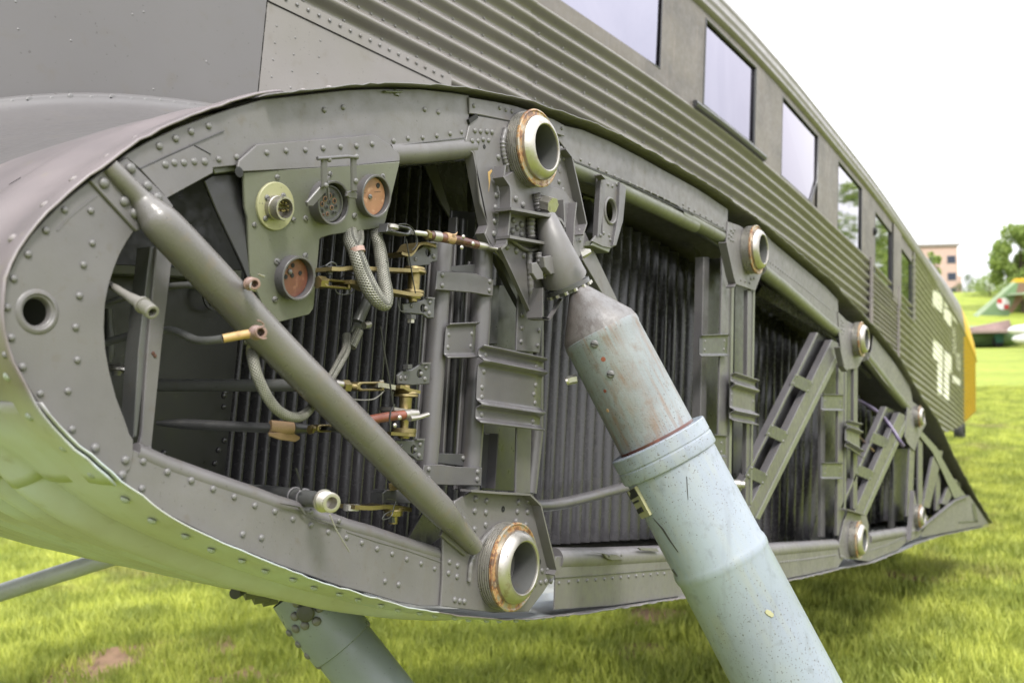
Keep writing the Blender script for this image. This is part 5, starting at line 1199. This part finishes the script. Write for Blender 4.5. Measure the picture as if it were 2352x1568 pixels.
# pipes with fittings at the nose bay
def pipe(pts, d, r, mat, label=None): 
    o = tube('pipe', [U(p, q) for p, q in zip(pts, d)], r, mat, AIR, seg=16, sub=6)
    if label: lab(o, label)
    return o
def fitting(par, c, d, to, td, r, mat, ln=.030):
    a = U(c, d); b = U(to, td); ax_ = (b-a).normalized()
    prof = [(0,r*.7),(.0005,r*1.15),(.006,r*1.2),(.0065,r*.95),(.009,r*.98)]; z = .009
    while z < ln-.004: prof += [(z+.0008,r*1.04),(z+.0016,r*.94)]; z += .0022
    prof += [(ln,r),(ln+.0004,r*.9),(ln+.0002,r*.62),(ln*.4,r*.6),(ln*.4,.0001)]
    return lathe('pipe_fitting', a, ax_, prof, mat, par, seg=28)
p1 = pipe(zz(zM,(190,560),(300,610),(430,690),(520,745),(600,790)), (.03,.01,-.015,-.03,-.042), [.0052,.0055,.0058,.0078,.0082], 'pipe_light', 'thin pale pipe with threaded end in the nose bay')
fitting(p1, zM(590,785), -.040, zM(740,900), -.060, .0098, 'pipe_light', .030)
p2 = pipe(zz(zM,(150,810),(300,760),(480,700),(660,650),(900,600),(1100,585),(1300,600),(1600,590),(1720,580),(1790,570)), (.10,.09,.08,.07,.05,.03,.01,-.02,-.034,-.044), .0055, 'pipe_grey', 'upper bent pipe passing behind the diagonal tube')
fitting(p2, zM(1765,570), -.042, zM(1900,568), -.075, .0090, 'pink_pipe', .026)
tube('locking_wire', smoothpath([U(q, -.055) for q in zz(zM,(1800,520),(1775,580),(1780,630),(1840,650))], 5), .0011, 'steel', p2, seg=6)
tube('wire_twist', [U(q, -.066) for q in zz(zM,(1860,465),(1890,480),(1925,492))], .0016, 'steel', p2, seg=6)
p3 = pipe(zz(zM,(150,1225),(300,1180),(600,1100),(850,1075),(950,1080),(1050,1120),(1180,1175),(1300,1185),(1480,1165)), (.09,.08,.06,.045,.035,.02,.0,-.02,-.038), .0062, 'pipe_grey', 'lower bent pipe with bare yellow end')
tube('bare_pipe_end', [U(zM(1480,1163), -.038), U(zM(1650,1130), -.046), U(zM(1840,1100), -.054)], [.0066,.0068,.0072], 'yellow_pipe', p3, seg=16)
fitting(p3, zM(1825,1100), -.053, zM(1980,1092), -.090, .0098, 'pink_pipe', .028)
tube('locking_wire', smoothpath([U(q, -.070) for q in zz(zM,(1850,970),(1880,975),(1920,1010),(1900,1040),(1840,1060),(1850,1130),(1900,1165),(1950,1160))], 5), .0013, 'pink_pipe', p3, seg=6)
# dark clutter deep in the nose bay
tube('hanging_rod', [U(p, .18) for p in zz(zM,(235,840),(240,960),(250,1150),(240,1300),(230,1420))], [.007,.006,.009,.011,.008], 'pipe_grey', seg=10)
n1 = lathe('deep_bellcrank', U(zM(330,1500), .14), (.04,0,-1), [(-.01,.004),(-.008,.012),(-.003,.022),(.001,.023),(.002,.010),(.01,.006)], 'thread_steel', AIR, seg=28)
arm('lever_arm', [(330,1500),(440,1510),(540,1540)], zM, .14, .004, 'thread_steel', n1)
lathe('panel_ring', U(zD(1450,640), .25), (0,-1,0), [(0,.030),(.004,.030),(.004,.024),(0,.024)], 'bulkhead_paint', AIR, seg=36)
# conduit at the foot of the bay
cd = tube('conduit', [U(p, q) for p, q in zip(zz(zG,(1600,378),(1850,400),(2050,430),(2200,455)), (.16,.08,.01,-.03))], [.0125,.0130,.0140,.0140], 'pipe_grey', AIR, seg=24)
for p, q in ((zG(2000,422), .025), (zG(2060,432), .008)): 
    a = U(p, q); ax_ = (U(zG(2200,455), -.03)-U(zG(1850,400), .08)).normalized(); lathe('conduit_band', a, ax_, [(-.003,.0145),(-.002,.0165),(.002,.0165),(.003,.0145)], 'grey_post', cd, seg=24)
fitting(cd, zG(2185,452), -.028, zG(2290,478), -.060, .0165, 'steel', .034)
tube('wire_strand', smoothpath([U(p, -.05) for p in zz(zG,(2235,545),(2255,590),(2275,640),(2310,700),(2352,770))] + [U(zH(18,800), -.05)], 4), .0013, 'pipe_light', cd, seg=6)
tube('cable_tie', [U(zG(2005,232), .0), U(zG(2030,310), .0), U(zG(2045,380), .0)], .0020, 'cable_black', cd, seg=6)
plate('conduit_clip', zz(zG,(1900,470),(2045,490),(2085,555),(2060,545),(2030,500),(1930,480)), -.004, .002, 'grey_post', cd)
plate('clip_strip', zz(zG,(2070,560),(2330,610),(2320,640),(2300,635)), -.003, .002, 'grey_post', cd); rivets(cd, zz(zG,(2110,527),(2298,587)), -.004, .005)
h1 = arm('lever_arm', [(0,492),(110,498),(240,490),(385,510)], zH, .02, .005, 'brass')
lathe('lever_washer', U(zH(30,495), .02), (.04,0,-1), [(-.006,.012),(-.004,.016),(.006,.016),(.008,.012)], 'thread_steel', h1, seg=24)
lathe('lever_washer', U(zH(318,520), .02), (.04,0,-1), [(-.010,.016),(-.006,.023),(.000,.024),(.001,.019),(.010,.018),(.012,.010),(.026,.009),(.027,.0001)], 'brass', h1, seg=28)
plate('pivot_bracket', zz(zH,(245,400),(270,380),(400,382),(440,470),(245,472)), .02, .02, 'bracket_steel', h1)
tube('pivot_pin', [U(zH(312,335), .02), U(zH(314,380), .02)], .010, 'brass', h1, seg=6); tube('pivot_pin', [U(zH(305,545), .02), U(zH(303,600), .02)], .009, 'dark_steel', h1, seg=6)
tube('locking_wire', smoothpath([U(p, .0) for p in zz(zH,(270,440),(330,450),(318,500),(300,560),(240,580),(265,540),(320,520))], 4), .0011, 'dark_steel', h1, seg=6)
# conduit, purple lead and small fitting in the rear bays
tube('conduit', [U(p, .12) for p in zz(zH,(1230,490),(1400,482),(1600,440),(1800,385),(1960,345))], .017, 'grey_post', AIR, seg=18, sub=4)
sf = lathe('end_fitting', U(zI(400,342), .01), (.55,-1,0), [(-.02,.017),(0,.018),(.012,.018),(.014,.014),(.03,.0145),(.031,.009),(.01,.008),(.01,.0001)], 'thread_steel', AIR, seg=28)
tube('purple_lead', [U(p, d) for p, d in zip(zz(zO,(1120,880),(1200,910),(1330,990),(1450,1100),(1540,1220),(1600,1320),(1645,1385)), (.12,.1,.06,.03,0,-.02,-.03))], .012, 'purple_cable', AIR, seg=12, sub=5)
tube('thin_lead', [U(p, .02) for p in zz(zO,(1150,1270),(1240,1360),(1320,1440))], [.006,.006,.009], 'brown_tube', AIR, seg=10)
tube, lathe = _tube, _lathe
# ================================================================== UNDERCARRIAGE BELOW
ga, gb = UZ(zH(-270,1040), 1.50), UZ(zH(420,1900), 1.50)
def ug(p): return UZ(p, 1.47)
gaxis = (ug((960,1700))-ug((722,1400))).normalized()
lg = lathe('lower_strut', ug((735,1413)), gaxis, [(-.055,.046),(-.02,.050),(.03,.0515),(.055,.0515),(.057,.0475),(.45,.0475)], 'gear_grey', AIR, seg=56); lab(lg, 'blue grey riveted undercarriage strut under the wing stub')
u1 = gaxis.orthogonal().normalized(); u2 = gaxis.cross(u1); dc = (CAMA-ug((735,1413))).normalized()
for p in zz(zG,(2012,1145),(2096,1122),(2165,1180),(2147,1270),(2067,1298),(2000,1237),(2005,1320),(2175,1112)):
    rr = rayA(p); c0 = ug((735,1413)); hit = None
    for k in range(400):
        t = 1.2+k*.0015; P_ = CAMA+rr*t; d_ = (P_-c0)-gaxis*(P_-c0).dot(gaxis)
        if d_.length <= .0512: hit = (P_, d_.normalized()); break
    if hit:
        o = bpy.data.objects.new('rivet', RIV); scene.collection.objects.link(o); o.parent = lg; o.location = hit[0]; o.scale = (.0072,)*3
        o.rotation_mode = 'QUATERNION'; o.rotation_quaternion = Vector((0,-1,0)).rotation_difference(hit[1])
for k in range(4):
    for sgn in (-1, 1):
        w = (gaxis.cross(dc)).normalized()*sgn; q = ug((735,1413)) + gaxis*(-.01+.022*k) + (w*.97+dc*.25).normalized()*(.051 if k < 3 else .0475)
        o = bpy.data.objects.new('rivet', RIV); scene.collection.objects.link(o); o.parent = lg; o.location = q; o.scale = (.0062,)*3
        o.rotation_mode = 'QUATERNION'; o.rotation_quaternion = Vector((0,-1,0)).rotation_difference((w*.97+dc*.25).normalized())
rr = rayA(zG(2075,1210)); 
for k in range(400):
    t = 1.2+k*.0015; P_ = CAMA+rr*t; d_ = (P_-ug((735,1413)))-gaxis*(P_-ug((735,1413))).dot(gaxis)
    if d_.length <= .0512: lathe('strut_bolt', P_, d_, [(0,.013),(.004,.0135),(.006,.011),(.0065,.0001)], 'dark_steel', lg, seg=14); break
jn = plate('joint_lump', zz(zG,(1480,938),(1560,958),(1700,975),(1830,1000),(1905,1040),(1890,1090),(1840,1075),(1800,1085),(1760,1070),(1700,1040),(1640,1025),(1560,985)), .30, .05, 'dark_steel', ch=.006)
for c in zz(zG,(1700,1000),(1760,1030),(1820,1045)): lathe('joint_ring', U(c, .28), (.8,-.6,.2), [(-.012,.018),(-.010,.024),(.010,.024),(.012,.018)], 'bracket_steel', jn, seg=20)
tube('joint_peg', [U(zG(1705,1008), .27), U(zG(1592,1082), .24)], [.009,.0075], 'cable_black', jn, seg=12)
paint('strut_grey', (.44,.46,.48), rough=.35)
fs = tube('far_strut', [UZ((-60,1380), 2.45), UZ((120,1322), 2.45), UZ((300,1266), 2.46), UZ((560,1185), 2.48)], .0225, 'strut_grey', AIR, seg=28)
# tail wheel
tw_ = Wd((2204, 988), 12.9); loc = RA.inverted() @ (tw_ - CAM) - Vector((0, D, 0)); wr = .17
wc = loc + Vector((0,0,0)); lathe('tail_wheel', wc-Vector((0,.06,0)), (0,1,0), [(0,.05),(.0,.12),(.01,.16),(.04,.185),(.08,.185),(.11,.16),(.12,.12),(.12,.05)], 'black_rubber', AIR, seg=28)
tube('tail_fork', [wc+Vector((0,.07,0)), wc+Vector((-.1,.08,.3)), wc+Vector((-.1,.2,.55))], .05, 'dark_steel', AIR, seg=12)
# ================================================================== BACKGROUND
def place(o, m): o.matrix_world = m
def mat_leaf(name, a, b):
    m = mk(name); t, bs, L = nodes(m); g = t.nodes.new('ShaderNodeNewGeometry'); 
    r = ramp(t, g.outputs['Random Per Island'], [(0, a), (1, b)]); L(r.outputs[0], bs.inputs['Base Color']); bs.inputs['Roughness'].default_value = .6
    tr = t.nodes.new('ShaderNodeBsdfTranslucent'); L(r.outputs[0], tr.inputs['Color']); ms = t.nodes.new('ShaderNodeMixShader'); ms.inputs[0].default_value = .38
    L(bs.outputs[0], ms.inputs[1]); L(tr.outputs[0], ms.inputs[2]); L(ms.outputs[0], t.nodes['Material Output'].inputs['Surface'])
mat_leaf('leaf', (.11,.17,.03), (.30,.38,.10)); mat_leaf('leaf_dark', (.04,.07,.02), (.11,.15,.04)); mat_leaf('grass_blade', (.23,.275,.035), (.62,.65,.14))
t = MATS['grass_blade'].node_tree; r = [n for n in t.nodes if n.type == 'VALTORGB'][0]; g = [n for n in t.nodes if n.type == 'NEW_GEOMETRY'][0]
n1 = nz(t, .8, 5, g.outputs['Position'], .65); n2 = nz(t, 2.6, 4, g.outputs['Position'])
c_ = mixc(t, ramp(t, n1.outputs['Fac'], [(.56,(0,0,0)),(.68,(.75,.75,.75))]).outputs[0], r.outputs[0], (.27,.22,.11))
c_ = mixc(t, ramp(t, n2.outputs['Fac'], [(.42,(.55,.55,.55)),(.6,(0,0,0))]).outputs[0], c_, (.085,.13,.018))
for l in list(r.outputs[0].links):
    if l.to_node.type in ('BSDF_PRINCIPLED', 'BSDF_TRANSLUCENT'): t.links.new(c_, l.to_socket)
# berm behind the field
V, F = [], []; nx, ny = 60, 10
bA, bB = c2w(ray((1500,742))), c2w(ray((3000,742)))
def berm_pt(u, k):                                 # u across the view, k 0..1 up the slope
    x = -200+u*3200; r = c2w(ray((x, 742))); r.z = 0; dist = 95+55*k
    return CAM*0 + Vector((r.x*dist, r.y*dist, -.15 + 7.3*(k*k*(3-2*k)) + .5*math.sin(u*23)*k))
for i in range(nx+1):
    for j in range(ny+1): V.append(berm_pt(i/nx, j/ny))
    V.append(berm_pt(i/nx, 1)*1.0 + Vector((0,0,0)) + (berm_pt(i/nx, 1)-berm_pt(i/nx, 0)).normalized()*60*Vector((1,1,0)).length*0)
m_ = ny+2
for i in range(nx):
    for j in range(ny): a = i*m_+j; F.append((a, a+1, a+m_+1, a+m_))
o = add('hill', V, F, 'lawn', None, sharp=80); o['kind'] = 'structure'
# building on the left of the gap
def building():
    c = Wd((2170, 742), 170); k = 170/FPX
    rt = c2w(Vector((1,0,0))); rt.z = 0; rt.normalize(); fw_ = c2w(Vector((0,0,1))); fw_.z = 0; fw_.normalize()
    root = bpy.data.objects.new('office_building', None); scene.collection.objects.link(root); root.location = Vector((c.x, c.y, 0))
    root.rotation_euler = (0, 0, math.atan2(rt.y, rt.x) + .06)
    top(root, 'pink flat-roofed block with dark square windows beyond the grassy bank', 'building')
    def bx(name, x0, x1, y0, y1, z0, z1, mat, par=root):
        V = [(x,y,z) for x in (x0,x1) for y in (y0,y1) for z in (z0,z1)]
        return add(name, V, [(0,1,3,2),(4,6,7,5),(0,4,5,1),(2,3,7,6),(0,2,6,4),(1,5,7,3)], mat, par, smooth=False)
    X1 = (2205-2170)*k; ht = EYE + (742-560)*k
    bx('wall', -30, X1, 0, 14, 0, ht, 'building_wall'); bx('roof_edge', -30.3, X1+.3, -.3, 14.3, ht+.003, ht+.45, 'roof_trim')
    bx('wall', X1+.01, X1+.9, .5, 14, 0, EYE+(742-628)*k, 'building_wall')
    for z in (591, 630, 665, 700):
        zc = EYE+(742-z)*k
        for n in range(8):
            xc = (2190-2170)*k - n*3.35
            f = bx('window', xc-.72, xc+.72, -.06, .02, zc-.62, zc+.62, 'building_glass'); bx('window_frame', xc-.82, xc+.82, -.045, .015, zc-.72, zc+.72, 'roof_trim', f)
building()
def tree(px, base_y, Z, hgt, rad_, nleaf, mat, label, seed, group=None):
    rn = random.Random(seed); b = Wd((px, base_y), Z); 
    root = bpy.data.objects.new('leafy_tree', None); scene.collection.objects.link(root); root.location = b; top(root, label, 'tree', group)
    tube('trunk', [(0,0,-1),(.1,0,hgt*.3),(-.05,.1,hgt*.6),(.05,0,hgt*.85)], [hgt*.03,hgt*.024,hgt*.014,hgt*.004], 'bark', root, seg=8)
    for k in range(7):
        a = rn.uniform(0, 6.28); z = hgt*rn.uniform(.2, .6); tube('limb', [(0,0,z),(math.cos(a)*rad_*.4, math.sin(a)*rad_*.4, z+hgt*.12),(math.cos(a)*rad_*.75, math.sin(a)*rad_*.75, z+hgt*.2)], [hgt*.012,hgt*.008,hgt*.003], 'bark', root, seg=6)
    cl = []
    for k in range(46):
        z = rn.uniform(.12, .97); w = rad_*math.sqrt(max(.05, 1-((z-.38)/.62)**2))*rn.uniform(.35, 1.0); a = rn.uniform(0, 6.28)
        cl.append((Vector((math.cos(a)*w, math.sin(a)*w, z*hgt)), rad_*rn.uniform(.16, .34)))
    V, F = [], []
    for k in range(nleaf):
        c, r = rn.choice(cl); d = Vector((rn.gauss(0,1), rn.gauss(0,1), rn.gauss(0,1))).normalized()*r*rn.uniform(.5, 1.05); p = c+d; s = hgt*.021*rn.uniform(.6, 1.4)
        e = Euler((rn.uniform(0,6), rn.uniform(0,6), rn.uniform(0,6))).to_matrix(); i = len(V)
        V += [p+e@Vector((-s,0,0)), p+e@Vector((0,-s*.5,0)), p+e@Vector((s,0,0)), p+e@Vector((0,s*.5,0))]; F.append((i,i+1,i+2,i+3))
    add('crown', V, F, mat, root, smooth=False)
tree(2350, 720, 120, 10.6, 3.6, 15000, 'leaf', 'tall leafy tree at the right edge behind the bank', 5)
tree(2275, 700, 135, 4.4, 3.0, 5000, 'leaf', 'low bushy tree left of the tall leafy tree', 9)
tree(2228, 700, 150, 4.6, 3.0, 3500, 'leaf_dark', 'small dark shrubby tree beside the pink building corner', 12)
tree(2150, 720, 150, 10.2, 1.3, 1500, 'leaf', 'slim tree in front of the pink building just above the aircraft roof', 15)
# trees on the viewer's side of the field (they show in the cabin windows)
def mtree(x, y, h, r, seed, label):
    t = tree(2300, 740, 60, h, r, 9000, 'leaf', label, seed); o = [q for q in bpy.data.objects if q.name.startswith('leafy_tree')][-1]; return o
for k, (x, y, h) in enumerate(((42,-7.0,7.5),(60,-5.5,9),(48,-3.6,7))):
    before = set(bpy.data.objects); tree(2300, 740, 60, h, h*.45, 6000, 'leaf', 'leafy tree across the field, mirrored in the rear cabin windows', 30+k, 'trees across the field')
    for o in set(bpy.data.objects)-before:
        if o.parent is None: o.location = (x, y, 0)
# parked jet
def jet():
    k = 64/FPX; base = Wg((2281, 797)); rt = c2w(Vector((1,0,0))); rt.z = 0; rt.normalize()
    root = bpy.data.objects.new('parked_jet', None); scene.collection.objects.link(root); root.location = base; root.rotation_euler = (0,0,math.atan2(rt.y, rt.x)-.22)
    top(root, 'green and brown camouflaged jet with yellow tipped swept fin parked on the grass', 'jet aircraft')
    def X(px): return (px-2281)*k
    def Zz(py): return (797-py)*k
    fz = Zz(772)
    body = lathe('fuselage', (X(2400), 0, fz), (-1,0,0), [(-.5,.1),(-.4,.52),(1,.62),(3,.72),(6,.75),(9,.72),(11,.6),(12.5,.35),(13.3,.05)], 'jet_green', root, seg=24)
    def slab(name, pts, y0, y1, mat, par=root):
        n = len(pts); V = [(x, y0, z) for x, z in pts] + [(x, y1, z) for x, z in pts]
        return add(name, V, [tuple(range(n))[::-1], tuple(range(n, 2*n))] + [(i, (i+1) % n, (i+1) % n+n, i+n) for i in range(n)], mat, par, smooth=False)
    f = slab('tail_fin', [(X(2240),Zz(722)),(X(2328),Zz(646)),(X(2352),Zz(643)),(X(2338),Zz(700)),(X(2315),Zz(726))], -.08, .08, 'jet_green')
    slab('fin_tip', [(X(2322),Zz(650)),(X(2332),Zz(640)),(X(2362),Zz(641)),(X(2360),Zz(650))], -.09, .09, 'yellow_paint', f)
    slab('fin_leading_edge', [(X(2240),Zz(722)),(X(2326),Zz(648)),(X(2332),Zz(650)),(X(2250),Zz(726))], -.10, .10, 'jet_pale', f)
    slab('rudder', [(X(2338),Zz(652)),(X(2358),Zz(650)),(X(2345),Zz(690)),(X(2322),Zz(720)),(X(2316),Zz(716)),(X(2328),Zz(690))], -.095, .095, 'jet_brown', f)
    lathe('roundel', (X(2304), -.10, Zz(698)), (0,-1,0), [(0,.40),(.01,.40),(.01,.0001)], 'jet_white', f, seg=20); 
    for a, b in ((-.2,.2),(.2,-.2)): slab('roundel_check', [(X(2304)+a-.15,Zz(698)+b-.15),(X(2304)+a+.15,Zz(698)+b-.15),(X(2304)+a+.15,Zz(698)+b+.15),(X(2304)+a-.15,Zz(698)+b+.15)], -.13, -.112, 'jet_red', f)
    def wing(name, pts, z, th, mat):
        n = len(pts); V = [(x, y, z+th/2) for x, y in pts] + [(x, y, z-th/2) for x, y in pts]
        return add(name, V, [tuple(range(n)), tuple(range(n, 2*n))[::-1]] + [(i, i+n, (i+1) % n+n, (i+1) % n) for i in range(n)], mat, root, smooth=False)
    wing('tailplane', [(X(2312),0),(X(2335),-2.6),(X(2365),-2.6),(X(2350),0)], Zz(677), .12, 'jet_pale')
    wing('wing', [(X(2190),-.3),(X(2330),-5.6),(X(2372),-5.6),(X(2300),-.3)], Zz(748)-.35, .18, 'jet_pink')
    wing('wing', [(X(2190),.3),(X(2330),5.6),(X(2372),5.6),(X(2300),.3)], Zz(748)-.35, .18, 'jet_green')
    slab('intake_panel', [(X(2225),Zz(750)),(X(2310),Zz(735)),(X(2316),Zz(756)),(X(2236),Zz(762))], -.82, -.6, 'jet_pink')
    for y, x in ((-1.1,2282),(1.1,2284),(0,2200)):
        g = tube('gear_leg', [(X(x), y, .3), (X(x), y, Zz(765))], .09, 'jet_teal', root, seg=10)
        lathe('wheel', (X(x), y-.12, .36), (0,1,0), [(0,.1),(0,.3),(.05,.36),(.19,.36),(.24,.3),(.24,.1)], 'black_rubber', root, seg=20)
    slab('gear_door', [(X(2272),Zz(766)),(X(2293),Zz(766)),(X(2291),Zz(786)),(X(2276),Zz(786))], -1.3, -1.24, 'jet_teal')
jet()
def pod():                                          # white store noses at the right edge
    for k_, (py, px, r, lb) in enumerate(((758, 2335, .30, 'upper white pointed pod at the right edge near the jet'), (778, 2345, .36, 'lower white rounded pod at the right edge near the jet'))):
        rt = c2w(Vector((1,0,0))); rt.z = 0; rt.normalize(); p = Wd((px, py), 52)
        before = bpy.data.objects.new('white_pod', None); scene.collection.objects.link(before); before.location = (p.x, p.y, 0); before.rotation_euler = (0,0,math.atan2(rt.y, rt.x))
        top(before, lb, 'pod'); z = p.z
        lathe('pod_body', (-.5,0,z), (1,0,0), [(0,.02),(.15,r*.5),(.5,r*.85),(1,r),(4,r)], 'jet_white', before, seg=20); tube('pod_leg', [(2.2,0,-.05),(2.2,0,z-r*.9)], .06, 'dark_steel', before, seg=8)
pod()
paint('soil', (.30,.19,.12), rough=.95, var=.4, dirt=(.12,.14,.04), dirt_amt=.9, bump=1, scale=.6, spec=.1)
SOIL = []
for k_, (px, py, rr) in enumerate(((330,1530,.40),(60,1600,.38),(560,1600,.30),(1500,1420,.16),(1470,1500,.12),(2230,1090,.22),(2120,1330,.18))):
    c_ = Wg((px, py)); rn_ = random.Random(k_); SOIL.append((c_.x, c_.y, rr))
    zq = .004*(k_+1); V = [(c_.x, c_.y, zq)] + [(c_.x+rr*1.1*(1+.35*rn_.uniform(-1,1))*math.cos(a*.3927), c_.y+rr*1.1*(1+.35*rn_.uniform(-1,1))*math.sin(a*.3927), zq) for a in range(16)]
    o = add('soil', V, [(0, 1+a, 1+(a+1) % 16) for a in range(16)], 'soil', None, smooth=False); o['kind'] = 'structure'
# ------------------------------------------------------------------ grass
def grass_tile(name, n, size, hmin, hmax, seed):
    rn = random.Random(seed); V, F = [], []
    for _ in range(n):
        x, y = rn.uniform(0, size), rn.uniform(0, size); h = rn.uniform(hmin, hmax); a = rn.uniform(0, 6.28); w = rn.uniform(.0016, .0034); b = rn.uniform(.1, .7)*h; c_ = rn.uniform(0, 6.28)
        dx, dy = math.cos(a)*w, math.sin(a)*w; bx, by = math.cos(c_)*b, math.sin(c_)*b; i = len(V)
        V += [(x-dx,y-dy,0),(x+dx,y+dy,0),(x+bx*.4+dx*.8,y+by*.4+dy*.8,h*.6),(x+bx*.4-dx*.8,y+by*.4-dy*.8,h*.6),(x+bx,y+by,h)]; F += [(i,i+1,i+2,i+3),(i+3,i+2,i+4)]
    me = bpy.data.meshes.new(name); me.from_pydata(V, [], F); me.materials.append(MATS['grass_blade']); return me
def grass():
    T = [grass_tile('grass_tuft', 260, .30, .03, .085, s) for s in range(3)]
    srcs = []
    # geometry nodes: points on a patch of lawn, each carrying a tuft of blades
    P = [Wg(p) for p in ((-250,1640),(-350,1180),(-350,960),(900,900),(2450,800),(2700,900),(2500,1640))]
    cx_ = sum((p.x for p in P))/len(P); poly = [(p.x, p.y) for p in P]
    rn = random.Random(2); pts = []
    xs = [p.x for p in P]; ys = [p.y for p in P]
    step = .145
    X0, X1, Y0, Y1 = -4, 26, -3, 22
    V = []
    x = X0
    while x < X1:
        y = Y0
        while y < Y1:
            v = Vector((x, y, -EYE)); c = Xw*v.x + Yw*v.y + Uw*v.z
            if c.z > 1.5:
                px, py = CX+FPX*c.x/c.z, CY+FPX*c.y/c.z
                if -200 < px < 2550 and py < 1800 and c.z < 24:
                    near = min(((x-a)**2+(y-b)**2)**.5/r_ for a, b, r_ in SOIL)
                    if near < 1.0 and rn.random() > .35+.4*near: y += step; continue
                    if c.z < 9 or rn.random() < 9/c.z: V.append((x+rn.uniform(-.08,.08), y+rn.uniform(-.08,.08), 0))
            y += step
        x += step
    me = bpy.data.meshes.new('grass'); me.from_pydata(V, [], []); o = bpy.data.objects.new('grass', me); scene.collection.objects.link(o)
    print('tufts', len(V))
    tcol = bpy.data.collections.new('tufts')
    for i, t_ in enumerate(T): tcol.objects.link(bpy.data.objects.new('tuft', t_))
    ng = bpy.data.node_groups.new('grass', 'GeometryNodeTree'); ng.interface.new_socket('Geometry', in_out='INPUT', socket_type='NodeSocketGeometry'); ng.interface.new_socket('Geometry', in_out='OUTPUT', socket_type='NodeSocketGeometry')
    N = ng.nodes.new; gi, go = N('NodeGroupInput'), N('NodeGroupOutput'); mp = N('GeometryNodeMeshToPoints'); ip = N('GeometryNodeInstanceOnPoints'); ci = N('GeometryNodeCollectionInfo')
    ci.inputs['Collection'].default_value = tcol; ci.inputs['Separate Children'].default_value = True; ci.inputs['Reset Children'].default_value = True
    ip.inputs['Pick Instance'].default_value = True
    rv = N('FunctionNodeRandomValue'); rv.data_type = 'FLOAT_VECTOR'; rv.inputs[0].default_value = (0,0,0); rv.inputs[1].default_value = (0,0,6.28)
    rs = N('FunctionNodeRandomValue'); rs.data_type = 'FLOAT'; rs.inputs[2].default_value = .6; rs.inputs[3].default_value = 1.25
    l = ng.links.new; l(gi.outputs[0], mp.inputs[0]); l(mp.outputs[0], ip.inputs['Points']); l(ci.outputs[0], ip.inputs['Instance']); l(rv.outputs[0], ip.inputs['Rotation']); l(rs.outputs[1], ip.inputs['Scale']); l(ip.outputs[0], go.inputs[0])
    md = o.modifiers.new('grass', 'NODES'); md.node_group = ng; top(o, 'short bright green lawn under and beyond the aircraft', 'grass', kind='stuff')
grass()
